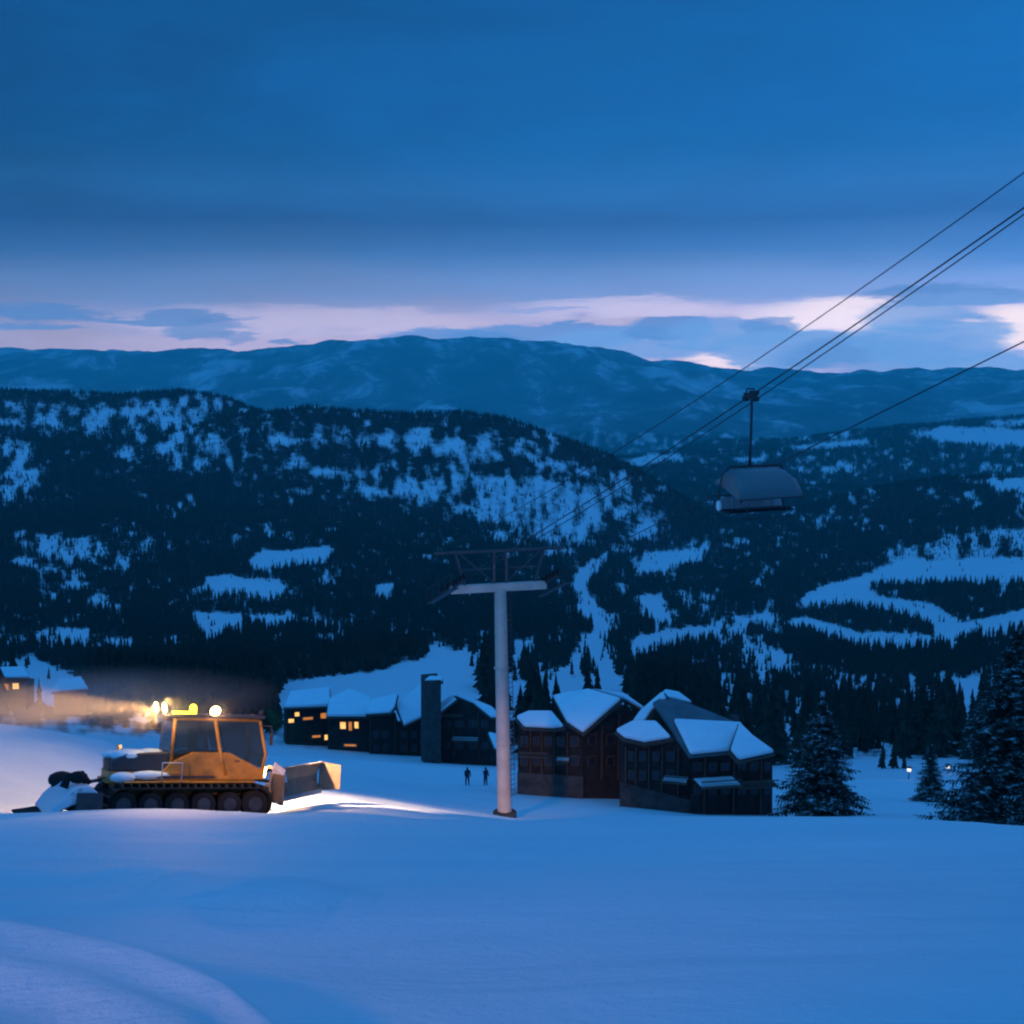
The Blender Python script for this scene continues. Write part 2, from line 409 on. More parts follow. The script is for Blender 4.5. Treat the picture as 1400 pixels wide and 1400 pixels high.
# ------------------------------------------------------------------ materials
M_dark_steel = plain('dark_steel', (.05, .055, .06), .5, .6)
M_steel = plain('galvanised_steel', (.42, .42, .43), .55, .35, .15, 1.5)
M_head = plain('shaded_head_steel', (.08, .075, .08), .6, .2, .2, .8)  # the head catches less light, so its steel is coloured darker
M_pole = plain('weathered_tower_steel', (.56, .46, .39), .6, .15, .18, .8)
M_rubber = plain('black_rubber', (.018, .018, .02), .8)
M_orange = plain('amber_paint', (.38, .17, .02), .5, 0, .45, 1.6, .15)
M_blade = plain('blade_steel_and_frost', (.17, .12, .08), .55, .3, .3, 2.5, .3, snow=.18)
M_cabin = plain('cab_dark_trim', (.03, .03, .035), .5)
M_wood = plain('dark_timber_cladding', (.028, .027, .027), .8, 0, .4, 1.2, .3)
M_wood2 = plain('brown_timber_trim', (.075, .05, .036), .75, 0, .3, 2, .3)
M_stone = plain('grey_stone', (.06, .058, .056), .9, 0, .4, 1.5, .6)
M_teal = plain('bare_metal_roof', (.10, .14, .15), .5, .3, .2, 1)
M_bark = plain('spruce_bark', (.05, .038, .03), .9)
M_cloth = plain('dark_ski_clothing', (.03, .04, .07), .9)
M_white = plain('white_painted_metal', (.75, .75, .75), .5, 0, .05)
M_ice = plain('snow_crusted_steel', (.10, .11, .13), .6, .2, .3, 2, .3, snow=.75)
def glass(name, col, rough=.05, alpha=.5):
    m, nt, b = mat(name); b.inputs['Base Color'].default_value = (*col, 1); b.inputs['Roughness'].default_value = rough
    tr = N(nt, 'ShaderNodeBsdfTransparent'); ms = N(nt, 'ShaderNodeMixShader'); ms.inputs[0].default_value = alpha
    out = nt.nodes['Material Output']; L(nt, tr.outputs[0], ms.inputs[1]); L(nt, b.outputs[0], ms.inputs[2]); L(nt, ms.outputs[0], out.inputs[0])
    return m
M_glass = glass('tinted_glass', (.03, .05, .055), .06, .55)
M_bubble = glass('smoky_bubble', (.17, .20, .20), .25, .80)
M_pane = plain('dark_window_glass', (.02, .025, .035), .12, 0, .1, 1, 0)
def glow(name, col, s):
    m, nt, b = mat(name); b.inputs['Base Color'].default_value = (.06, .05, .04, 1)
    tc = N(nt, 'ShaderNodeTexCoord'); f = noise(nt, 2.5, 3, .6, tc.outputs['Object'])
    L(nt, ramp(nt, f, [(.3, tuple(c * .6 for c in col)), (.7, col)]), b.inputs['Emission Color']); b.inputs['Emission Strength'].default_value = s
    return m
M_lamp = glow('lit_work_lamp', (1, .66, .22), 26)
M_beacon = glow('lit_amber_beacon', (1, .72, .03), 6)
M_litwin = glow('lit_window', (1, .34, .05), .7)
M_litwin2 = glow('bright_lit_window', (1, .52, .14), 1.7)
M_pathlamp = glow('lit_path_lamp', (1, .93, .85), 1.6)

def foliage(name, snow):
    return plain(name, (.022, .032, .025), .85, 0, .45, .9, 0, snow=snow)
M_spruce = foliage('spruce_needles', .03)
M_far_spruce = foliage('wood_needles', .0)

# ------------------------------------------------------------------ trees
def detailed_spruce(h, r, seed):
    rd = random.Random(seed); bm = bmesh.new()
    nb = int(h * 46)
    for i in range(nb):
        t = (i + rd.random()) / nb; t = t ** .88
        z = h * (.03 + .955 * t); Ln = r * (1 - t) ** .82 * rd.uniform(.62, 1.12) + .08
        az = rd.uniform(0, 2 * math.pi); dx, dy = math.cos(az), math.sin(az)
        droop = rd.uniform(.22, .42) * (1 - .6 * t); n = max(3, int(Ln / .2))
        wmax = .34 * Ln + .14
        for k in range(n):
            u = (k + .6) / n; cx = dx * Ln * u; cy = dy * Ln * u
            cz = z - droop * Ln * u * u + (.12 * Ln * u ** 4) 
            w = wmax * math.sin(math.pi * min(1, .12 + u * .88)) * .9 + .05
            for sd in (-1, 1):
                for q in range(2):
                    ww = w * rd.uniform(.5, 1.1) * (.5 + .5 * q); sw = rd.uniform(.1, .45)
                    tip = Vector((cx + (-dy * sd * ww) + dx * ww * sw, cy + dx * sd * ww + dy * ww * sw, cz - ww * rd.uniform(.1, .55)))
                    b = .085 * rd.uniform(.7, 1.5)
                    a0 = bm.verts.new((cx - dx * b, cy - dy * b, cz + rd.uniform(-.02, .05))); a1 = bm.verts.new((cx + dx * b, cy + dy * b, cz - .03))
                    bm.faces.new((a0, a1, bm.verts.new(tip)))
            if rd.random() < .5:
                b = .1; bm.faces.new([bm.verts.new(v) for v in ((cx - dy * .04, cy + dx * .04, cz), (cx + dy * .04, cy - dx * .04, cz), (cx + dx * b, cy + dy * b, cz - rd.uniform(.15, .4)))])
    me = bpy.data.meshes.new('crown'); bm.to_mesh(me); bm.free(); me.materials.append(M_spruce); return me
def trunk_mesh(h, r):
    mb = MB(); mb.tube([(0, 0, -.8), (0, 0, h * .3), (.02, 0, h * .7), (0, 0, h * .98)], [r, r * .8, r * .4, r * .06], 8)
    me = bpy.data.meshes.new('trunk'); mb.bm.to_mesh(me); mb.bm.free(); me.materials.append(M_bark); return me
def tier_tree(h, r, tiers, pts, seed, withtrunk):
    rd = random.Random(seed); bm = bmesh.new()
    for t in range(tiers):
        u = t / tiers; z0 = h * (.08 + .80 * u); rr = r * (1 - u) ** .8 * rd.uniform(.85, 1.1); zt = z0 + h * (1.9 / tiers) * (1 - .2 * u)
        zt = min(zt, h); top = bm.verts.new((rd.uniform(-.05, .05), rd.uniform(-.05, .05), zt)); ring = []
        off = rd.uniform(0, 6)
        for k in range(pts * 2):
            a = off + math.pi * k / pts; q = rr * (rd.uniform(.8, 1.2) if k % 2 == 0 else rd.uniform(.35, .6))
            ring.append(bm.verts.new((q * math.cos(a), q * math.sin(a), z0 + (rd.uniform(-.10, .02) if k % 2 == 0 else .05) * h / tiers * 2)))
        for k in range(pts * 2): bm.faces.new((top, ring[k], ring[(k + 1) % (pts * 2)]))
    if withtrunk:
        q = bmesh.ops.create_cone(bm, cap_ends=False, segments=5, radius1=r * .09, radius2=.02, depth=h, matrix=Matrix.Translation((0, 0, h / 2 - .8)))
        for f in {f for v in q['verts'] for f in v.link_faces}: f.material_index = 1
    me = bpy.data.meshes.new('crown'); bm.to_mesh(me); bm.free(); me.materials.append(M_far_spruce)
    if withtrunk: me.materials.append(M_bark)
    return me

def near_tree(px, d, ytop, r, seed, label):
    p = on_ground(px, d); top = P(px, ytop, d).z; h = top - p.z
    t = empty('spruce_tree', p, label, 'tree', 'snow-dusted spruces at the edge of the slope')
    c = bpy.data.objects.new('crown', detailed_spruce(h, r, seed)); COL.objects.link(c); c.parent = t
    k = bpy.data.objects.new('trunk', trunk_mesh(h, .16)); COL.objects.link(k); k.parent = t
near_tree(1122, 82, 955, 3.8, 1, 'bushy spruce dusted with snow standing right beside the largest chalet')
near_tree(1386, 74, 850, 5.0, 2, 'tallest dark spruce at the right edge of the slope')
near_tree(1272, 112, 1016, 1.9, 3, 'small low spruce between two white path lights')
near_tree(1450, 70, 905, 3.4, 4, 'dark spruce at the very right border behind the tallest spruce')

# candidate points of the woods
def candidates(d0, d1, per):
    th0, th1 = R(-25.5), R(25.5)
    n = int((th1 - th0) / 2 * (d1**2 - d0**2) / per)
    th = rng.uniform(th0, th1, n); d = np.sqrt(rng.uniform(d0**2, d1**2, n))
    X = d * np.sin(th); Y = d * np.cos(th); Z = height(X, Y)
    k = rng.random(n) < dens(X, Y, Z)
    return X[k], Y[k], Z[k]
parts_ = []
for d0, d1, per, hm in ((172, 900, 34, 11.5), (900, 2200, 40, 11.5), (2200, 4700, 66, 12.5), (4700, 7600, 330, 19)):
    X, Y, Z = candidates(d0, d1, per); H = hm * rng.uniform(.45, 1.3, len(X)) * (.6 + .4 * sstep(.1, .6, dens(X, Y, Z)))
    parts_.append((X, Y, Z, H))
X, Y, Z, H = [np.concatenate(a) for a in zip(*parts_)]
# leave out what hills hide entirely
tth = np.arctan2(X, Y); dd = np.hypot(X, Y); hid = np.full(len(X), -9.0)
for fr in np.linspace(.06, .985, 26):
    hx = X * fr; hy = Y * fr; hid = np.maximum(hid, (height(hx, hy)) / (dd * fr))
vis = (Z + H + 6 + dd * .002) / dd > hid
# keep trees clear of the lodges
keepout = [(385, 700, 170, 232), (0, 130, 225, 275), (690, 1075, 90, 178), (0, 140, 170, 225), (140, 390, 172, 205)]
px, py = project(X, Y, Z)
for a, b, c, d in keepout: vis &= ~((px > a) & (px < b) & (dd > c) & (dd < d))
vis &= ~((px < 640) & (px > 380) & (dd < 300) & (rng.random(len(X)) < .6))
X, Y, Z, H, dd, px = X[vis], Y[vis], Z[vis], H[vis], dd[vis], px[vis]
reallyvis = ((Z + H * .6) / dd > hid[vis]) & (px > 0) & (px < 1400)
order = np.argsort(-(H / dd) * reallyvis)[:300]
protos = [tier_tree(10, 2.1, 9, 6, s, False) for s in (1, 2, 3)]
ptrunk = trunk_mesh(10, .17)
fars = [tier_tree(1, .17, 6, 4, s, True) for s in (11, 12, 13)]
ZONES = [(380, 'dark conifer on the wooded slope behind the glowing snow groomer', 'conifers behind the snow groomer'),
         (690, 'dark conifer on the white slope behind the lodge roofs, left of the lift tower', 'conifers behind the lodge'),
         (1010, 'dark conifer standing in the valley just behind the two timber chalets', 'conifers behind the chalets'),
         (2000, 'dark conifer of the wood right of the chalets, behind the large spruces', 'conifers of the wood on the right')]
chosen = np.zeros(len(X), bool); chosen[order] = True
for n, i in enumerate(order):
    zone = next(z for z in ZONES if px[i] < z[0]); rz = random.uniform(0, 6.28); w = random.uniform(.8, 1.15)
    t = empty('conifer_tree', (X[i], Y[i], Z[i] - .3), zone[1], 'tree', zone[2], rz)
    t.scale = (H[i] / 10 * w, H[i] / 10 * w, H[i] / 10)
    c = bpy.data.objects.new('crown', protos[n % 3]); COL.objects.link(c); c.parent = t
    k = bpy.data.objects.new('trunk', ptrunk); COL.objects.link(k); k.parent = t
rest = ~chosen
fx, fy, fz, fh = X[rest], Y[rest], Z[rest], H[rest]
print('forest instances', len(fx))
me = bpy.data.meshes.new('forest'); me.vertices.add(len(fx)); me.vertices.foreach_set('co', np.stack([fx, fy, fz - .4], -1).astype(np.float32).ravel())
a = me.attributes.new('size', 'FLOAT', 'POINT'); a.data.foreach_set('value', fh.astype(np.float32))
a = me.attributes.new('pick', 'INT', 'POINT'); a.data.foreach_set('value', rng.integers(0, 3, len(fx)).astype(np.int32))
a = me.attributes.new('turn', 'FLOAT', 'POINT'); a.data.foreach_set('value', rng.uniform(0, 6.28, len(fx)).astype(np.float32))
me.materials.append(M_far_spruce)
forest = bpy.data.objects.new('forest', me); COL.objects.link(forest)
setp(forest, 'dense dark conifer forest covering the valley and the hillsides', 'forest', None, 'stuff')
# three small trees of the wood serve as the kinds it is made of
src = []
for j, m_ in enumerate(fars):
    pj = on_ground((1206, 1222, 1236)[j], 168); o = bpy.data.objects.new('young_conifer', m_); COL.objects.link(o); o.location = pj - Vector((0, 0, .2)); o.scale = ((4.2, 5, 3.4)[j],) * 3
    setp(o, 'young conifer at the far edge of the snowy gap right of the bushy spruce', 'tree', 'young conifers in the snowy gap'); src.append(o)
ng = bpy.data.node_groups.new('forest_nodes', 'GeometryNodeTree')
ng.interface.new_socket('Geometry', in_out='INPUT', socket_type='NodeSocketGeometry'); ng.interface.new_socket('Geometry', in_out='OUTPUT', socket_type='NodeSocketGeometry')
gi = ng.nodes.new('NodeGroupInput'); go = ng.nodes.new('NodeGroupOutput'); ip = ng.nodes.new('GeometryNodeInstanceOnPoints'); jn = ng.nodes.new('GeometryNodeJoinGeometry')
for o in src[::-1]:
    oi = ng.nodes.new('GeometryNodeObjectInfo'); oi.inputs['Object'].default_value = o; oi.inputs['As Instance'].default_value = True
    oi.transform_space = 'ORIGINAL'; ng.links.new(oi.outputs['Geometry'], jn.inputs[0])
def named(nm, ty):
    n = ng.nodes.new('GeometryNodeInputNamedAttribute'); n.data_type = ty; n.inputs['Name'].default_value = nm; return n.outputs['Attribute']
cx = ng.nodes.new('ShaderNodeCombineXYZ'); ng.links.new(named('turn', 'FLOAT'), cx.inputs[2])
ng.links.new(gi.outputs[0], ip.inputs['Points']); ng.links.new(jn.outputs[0], ip.inputs['Instance']); ip.inputs['Pick Instance'].default_value = True
ng.links.new(named('pick', 'INT'), ip.inputs['Instance Index']); ng.links.new(cx.outputs[0], ip.inputs['Rotation']); ng.links.new(named('size', 'FLOAT'), ip.inputs['Scale'])
ng.links.new(ip.outputs[0], go.inputs[0])
md = forest.modifiers.new('trees', 'NODES'); md.node_group = ng

# ------------------------------------------------------------------ buildings
class Plane:
    def __init__(s, px, py, d, n): s.p = P(px, py, d); s.n = Vector(n).normalized()
    def hit(s, px, py):
        r = Vector(ray(px, py)); k = s.p.dot(s.n) / r.dot(s.n); return r * k
def vplane(px, py, d, yaw):                       # yaw 0 faces the camera; positive turns its face to the right
    return Plane(px, py, d, (math.sin(R(yaw)), -math.cos(R(yaw)), 0))
def rplane(px, py, d, yaw, pitch):
    return Plane(px, py, d, (math.sin(R(yaw)) * math.sin(R(pitch)), -math.cos(R(yaw)) * math.sin(R(pitch)), math.cos(R(pitch))))
def shrink(pts, k):
    c = sum(pts, Vector()) / len(pts); return [p + (c - p).normalized() * min(k, (c - p).length * .2) for p in pts]
def roof(parent, pl, outline, snow=None, th=.25, sth=.45, m=None):
    pts = [pl.hit(*q) for q in outline]
    o = MB().prism(pts, pl.n * -th).build('roof', m or M_wood2, parent)
    o.matrix_parent_inverse = parent.matrix_world.inverted()
    so = snow if snow is not None else outline
    if so:
        sp = [pl.hit(*q) + pl.n * .004 for q in so]
        s_ = MB().prism(shrink(sp, .12), pl.n * sth).build('roof_snow', M_roofsnow, o, bevel=.2, seg=3)
    return o
def wall(parent, pl, outline, depth, m=None):
    pts = [pl.hit(*q) for q in outline]
    o = MB().prism(pts, -pl.n * depth).build('wall', m or M_wood, parent); return o
def quadbox(pl, x0, y0, x1, y1, out0, out1):      # box standing proud of a wall plane
    pts = [pl.hit(*q) for q in ((x0, y0), (x1, y0), (x1, y1), (x0, y1))]
    a = pts[0]; pts[1].z = a.z; pts[3] = Vector((a.x, a.y, pts[3].z)); pts[2] = Vector((pts[1].x, pts[1].y, pts[3].z))
    return [p + pl.n * out0 for p in pts], pl.n * (out1 - out0)
def facade(parent, pl, outline, depth=8, drop=24, m=None):
    wall(parent, pl, outline, .45, m)             # the cladding, and behind it the lower body of the house
    cx0 = sum(q[0] for q in outline) / len(outline); ym = max(q[1] for q in outline)
    pts = [pl.hit(cx0 + (x - cx0) * .985, min(y + drop, ym) ) - pl.n * .46 for x, y in outline]
    MB().prism(pts, -pl.n * depth).build('wall', m or M_wood, parent)
def window(parent, pl, x0, y0, x1, y1, lit=None):
    pts, e = quadbox(pl, x0, y0, x1, y1, .02, .10); mb = MB().prism(pts, e); o = mb.build('window', M_wood2, parent)
    k = (x1 - x0) * .13; pts, e = quadbox(pl, x0 + k, y0 + k * .8, x1 - k, y1 - k * .8, .09, .12)
    MB().prism(pts, e).build('pane', lit or M_pane, o)
def post(parent, pl, x, y0, y1, w=.9, out=.02, m=None, nm='post', dep=.22):
    pts, e = quadbox(pl, x - w / 2, y0, x + w / 2, y1, out, out + dep); MB().prism(pts, e).build(nm, m or M_wood2, parent)
def balcony(parent, pl, x0, x1, y, out=1.6, rail=8, snow=True):
    pts, e = quadbox(pl, x0, y, x1, y + 1.5, .03, out); o = MB().prism(pts, e).build('balcony', M_wood2, parent)
    mb = MB()
    pts, e = quadbox(pl, x0, y - rail, x1, y - rail + 1.2, out - .12, out); mb.prism(pts, e)
    n = max(3, int((x1 - x0) / 2.6))
    for i in range(n + 1):
        x = x0 + (x1 - x0 - .6) * i / n; pts, e = quadbox(pl, x, y - rail + 1, x + .6, y, out - .1, out - .03); mb.prism(pts, e)
    mb.build('railing', M_wood2, o)
    if snow:
        pts, e = quadbox(pl, x0 + 1, y - 1.6 - rail * .0, x1 - 1, y - .05, .25, out - .2); MB().prism(pts, e).build('balcony_snow', M_roofsnow, o, bevel=.12)

# chalet between the tower and the big chalet
c1 = empty('timber_chalet', on_ground(775, 100), 'smaller dark timber chalet with a steep snowy roof just right of the lift tower', 'chalet', 'dark timber chalets')
bpy.context.view_layer.update()
def fin(root):
    bpy.context.view_layer.update()
    inv = root.matrix_world.inverted()
    for ch in root.children: ch.matrix_parent_inverse = inv
W = vplane(760, 1000, 100, -8)
facade(c1, W, [(708, 993), (757, 997), (775, 996), (797, 1004), (797, 1098), (708, 1090)], 7, 26)
W2 = vplane(797, 1000, 100, 24)
facade(c1, W2, [(797.5, 1005), (853, 964), (872, 980), (872, 1098), (797.5, 1098)], 7, 40)
wall(c1, vplane(760, 1060, 99.7, -8), [(707, 1056), (797.5, 1062), (797.5, 1098), (707, 1090)], .28, M_stone)
roof(c1, rplane(717, 995, 98.8, -10, 32), [(704, 982), (722, 974), (756, 974), (773, 996), (757, 998), (715, 996)])
roof(c1, rplane(797, 1004, 98, -22, 38), [(755, 953), (775, 948), (806, 943), (852, 957), (798, 1005), (774, 990)])
roof(c1, rplane(853, 958, 103, 40, 34), [(806, 943), (853, 957), (884, 974), (878, 968), (850, 948)], sth=.3)
for x in (726, 741, 758, 776): post(c1, W, x, 998 if x < 770 else 1000, 1062, 1.6)
for x, y0 in ((822, 990), (845, 976)): post(c1, W2, x, y0, 1066, 1.8)
for x0, x1 in ((712, 722), (729, 738), (744, 755), (761, 772), (780, 792)):
    for y0, y1 in ((1006, 1020), (1032, 1046)): window(c1, W, x0, y0, x1, y1)
for x0, x1 in ((803, 815), (828, 840), (850, 862)):
    for y0, y1 in ((1004, 1018), (1034, 1048)): window(c1, W2, x0, y0, x1, y1)
balcony(c1, W, 762, 780, 1034, 1.4, 7); balcony(c1, W, 712, 752, 1028, 1.2, 6, False)
fin(c1)

# big chalet
c2 = empty('timber_chalet', on_ground(955, 93), 'largest dark timber chalet with a bare metal ridge above snowy roofs beside the bushy spruce', 'chalet', 'dark timber chalets')
W = vplane(880, 1012, 93, -14)
facade(c2, W, [(848, 1007), (880, 1018), (918, 1012), (944, 1034), (944, 1128), (848, 1110)], 7, 30)
W2 = vplane(944, 1030, 92, 10)
facade(c2, W2, [(944.5, 1034), (997, 1030), (1009, 1041), (1056, 1034), (1056, 1134), (944.5, 1132)], 8, 26)
wall(c2, vplane(880, 1070, 92.6, -14), [(847, 1070), (944, 1094), (944, 1128), (847, 1112)], .3, M_stone)
roof(c2, rplane(880, 1018, 91.5, -18, 30), [(840, 1001), (866, 987), (899, 988), (920, 1011), (882, 1018), (852, 1011)])
main = rplane(944, 1034, 90.5, 12, 34)
roof(c2, main, [(893, 960), (909, 951), (946, 963), (1004, 986), (1015, 991), (997, 1029), (943, 1034)], [(918, 985), (1015, 990), (998, 1029.5), (942, 1034.5)], m=M_teal)
roof(c2, rplane(1010, 1041, 89.6, 14, 33), [(1009, 989), (1028, 1007), (1060, 1031), (1009, 1042), (996, 1028)])
roof(c2, rplane(880, 975, 95, -70, 40), [(866, 990), (877, 974), (909, 947), (914, 954), (893, 972), (880, 990)], sth=.35)
roof(c2, rplane(909, 950, 97, 0, 10), [(888, 962), (909, 945), (930, 949), (948, 963), (925, 958), (905, 955)], sth=.3)
post(c2, W2, 963, 1036, 1112, 2.2); post(c2, W2, 1003, 1036, 1114, 2.2); post(c2, W2, 1040, 1040, 1114, 2.0)
for x in (856, 870, 888, 906, 928): post(c2, W, x, 1020, 1085 + (x - 850) * .2, 1.8)
for x0, x1 in ((859, 867), (874, 884), (892, 902), (911, 923)):
    for y0, y1 in ((1026, 1040), (1052, 1066)): window(c2, W, x0, y0, x1, y1)
for x0, x1 in ((948, 960), (968, 980), (985, 998), (1008, 1020), (1025, 1037), (1044, 1053)):
    for y0, y1 in ((1042, 1054), (1072, 1086)): window(c2, W2, x0, y0, x1, y1)
balcony(c2, W2, 946, 1000, 1064, 2.4, 9); balcony(c2, W, 908, 942, 1060, 1.6, 8)
balcony(c2, W2, 1006, 1054, 1068, 1.6, 8, False)
MB().tube([P(1004, 1000, 96), P(1004, 978, 96)], .35, 8).build('chimney', M_stone, c2)
fin(c2)

# lodge left of the tower
l1 = empty('gabled_lodge', on_ground(635, 165), 'dark gabled lodge with a square stone tower, directly left of the lift tower pole', 'lodge')
W = vplane(640, 1000, 165, -5)
facade(l1, W, [(600, 975), (620, 955), (650, 960), (680, 985), (680, 1052), (600, 1050)], 6, 14)
wall(l1, vplane(592, 1000, 162, 12), [(581, 932), (603, 930), (603, 1052), (581, 1050)], 4.0, M_stone)
roof(l1, rplane(592, 930, 163, 0, 14), [(579, 933), (586, 927), (605, 927), (606, 933)])
roof(l1, rplane(602, 974, 163.5, -50, 38), [(598, 978), (588, 973), (619, 951), (626, 956)], sth=.3)
roof(l1, rplane(660, 975, 164, 42, 34), [(619, 951), (640, 955), (672, 968), (686, 982), (672, 983), (646, 962)])
roof(l1, rplane(672, 1010, 160, 30, 30), [(666, 1002), (684, 1006), (690, 1028), (676, 1026)])
for (x0, x1) in ((606, 616), (622, 634), (641, 652), (658, 668)):
    for y0, y1 in ((984, 994), (1014, 1024)): window(l1, W, x0, y0, x1, y1)
balcony(l1, W, 619, 655, 1008, 1.6, 4); post(l1, W, 620, 972, 1036, 1.4); post(l1, W, 654, 972, 1036, 1.4)
balcony(l1, W, 604, 634, 976, 1.0, 3, False)
fin(l1)

l2 = empty('long_lodge', on_ground(540, 176), 'long dark lodge under a steep snow-covered roof, between the lit lodge and the stone tower', 'lodge')
W = vplane(540, 1000, 175, 10)
facade(l2, W, [(505, 975), (541, 975), (545, 990), (582, 980), (582, 1048), (505, 1040)], 6, 14)
roof(l2, rplane(551, 994, 172, 16, 40), [(540, 966), (563, 945), (587, 928), (579, 982), (552, 994)], sth=.6)
roof(l2, rplane(505, 978, 172, -8, 28), [(500, 978), (506, 958), (545, 950), (541, 968), (535, 976)], sth=.5)
for x0 in (510, 523, 548, 562):
    for y0, y1 in ((999, 1009), (1018, 1028)): window(l2, W, x0, y0, x0 + 8, y1)
for x in (506.5, 540, 556, 575): post(l2, W, x, 998 if x > 541 else 982, 1038, 1.4)
fin(l2)

l3 = empty('lit_lodge', on_ground(470, 178), 'lodge with glowing orange windows under a wide white roof, right behind the groomer blade', 'lodge')
W = vplane(470, 1000, 178, -4)
facade(l3, W, [(448, 978), (505, 978), (505, 1040), (448, 1038)], 6, 14)
W2 = vplane(415, 980, 184, 14)
facade(l3, W2, [(391, 968), (449, 966), (449, 1034), (391, 1034)], 6, 14)
roof(l3, rplane(470, 980, 176, 0, 24), [(446, 981), (449, 958), (478, 944), (508, 956), (508, 981)], sth=.6)
roof(l3, rplane(415, 969, 182, 8, 22), [(388, 969), (396, 948), (452, 942), (452, 967)], sth=.6)
window(l3, W, 464, 986, 474, 997, M_litwin2); window(l3, W, 476, 986, 482, 999, M_litwin); window(l3, W, 484, 986, 491, 996, M_litwin2)
window(l3, W, 468, 1015, 490, 1022, M_litwin); window(l3, W2, 437, 974, 447, 983, M_litwin)
window(l3, W2, 402, 973, 410, 980, M_litwin2); window(l3, W2, 393, 982, 403, 989, M_litwin2); window(l3, W2, 412, 979, 430, 986, M_litwin)
window(l3, W2, 443, 1004, 448.4, 1012, M_litwin2); window(l3, W2, 425, 1004, 440, 1010, M_litwin)
fin(l3)

l4 = empty('cabin', on_ground(12, 245), 'small cabin with a glowing orange window and white roof at the far left edge', 'cabin', 'small cabins on the left')
W = vplane(10, 930, 245, 8)
facade(l4, W, [(-20, 925), (36, 925), (36, 972), (-20, 972)], 6, 14)
roof(l4, rplane(10, 927, 243, 4, 26), [(-24, 928), (-18, 914), (34, 913), (42, 928)], sth=.5)
window(l4, W, 2, 934, 13, 944, M_litwin); window(l4, W, 16, 933, 27, 943, M_litwin2)
fin(l4)
l5 = empty('cabin', on_ground(96, 238), 'dark unlit cabin with a snowy roof, second from the left edge', 'cabin', 'small cabins on the left')
W = vplane(96, 950, 238, -14)
facade(l5, W, [(74, 944), (118, 940), (118, 978), (74, 978)], 6, 14)
roof(l5, rplane(96, 946, 236, -10, 28), [(70, 948), (80, 930), (112, 926), (122, 943)], sth=.5)
window(l5, W, 80, 950, 89, 958); window(l5, W, 100, 949, 109, 957)
fin(l5)

# ------------------------------------------------------------------ lift tower
base = on_ground(690, 76); top = P(684, 806, 76)
rope_dir = Vector((13.15, -25, 0)).normalized(); arm = Vector((rope_dir.y * -1, rope_dir.x, 0)); arm = Vector((.955, .297, 0))
tw = empty('lift_tower', base, 'tall tubular grey chairlift tower with crossarm, standing in the middle of the slope', 'lift tower')
h = top.z - base.z; lean = Vector((top.x - base.x, 0, 0))
def tl(v): return Vector(v)
topl = Vector((lean.x, 0, h))
MB().tube([(0, 0, -1.5), (0, 0, .05), tuple(topl * .35), tuple(topl * .7), tuple(topl)], [.46, .46, .44, .41, .38], 28).build('pole', M_pole, tw)
MB().tube([(0, 0, -1), (0, 0, .35)], .75, 24).tube([(0, 0, .35), (0, 0, .42)], .6, 24).build('footing', M_stone, tw, bevel=.03)
for t in (.33, .66):
    c = topl * t; MB().tube([tuple(c - Vector((0, 0, .05))), tuple(c + Vector((0, 0, .05)))], .5, 28).build('flange', M_pole, tw)
lad = MB(); ln = Vector((.55, -.42, 0))
for s in (-.2, .2):
    o_ = Vector((.6 * s, .8 * s, 0)); lad.bar(ln + o_ + Vector((0, 0, 1.5)), ln * .92 + o_ + topl, .04)
for i in range(int(h / .33) - 4):
    q = 1.6 + i * .33; o_ = Vector((.6 * .2, .8 * .2, 0)); c = ln + topl * (q / h); c.z = q; lad.bar(c - o_, c + o_, .03)
lad.build('ladder', M_dark_steel, tw)
A = topl + Vector((0, 0, .15)); halfL = 3.2; halfR = 3.0
MB().bar(A - arm * halfL, A + arm * halfR, .42, .5).build('crossarm', M_pole, tw, bevel=.03)
fr = MB(); U = A + Vector((0, 0, 2.2))
for s in (-1, 1):
    fr.bar(A + arm * s * 2.2, A + arm * s * 2.9 + Vector((0, 0, 2.3)), .13)
    fr.bar(A + arm * s * .3 + Vector((0, 0, 2.3)), A + arm * s * 4.2 + Vector((0, 0, 2.3)), .16)
    fr.bar(A + arm * s * .6 + Vector((0, 0, 1.2)), A + arm * s * 2.5 + Vector((0, 0, 1.2)), .08)
    fr.bar(A + arm * s * .4, A + arm * s * .4 + Vector((0, 0, 2.3)), .14)
    fr.bar(A + arm * s * .4 + Vector((0, 0, .3)), A + arm * s * 2.6 + Vector((0, 0, 2.2)), .07)
fr.bar(A + arm * -.5 + Vector((0, 0, 2.3)), A + arm * .5 + Vector((0, 0, 2.3)), .14)
fr.build('lifting_frame', M_head, tw)
slope = .42
rd3 = (rope_dir + Vector((0, 0, slope))).normalized()
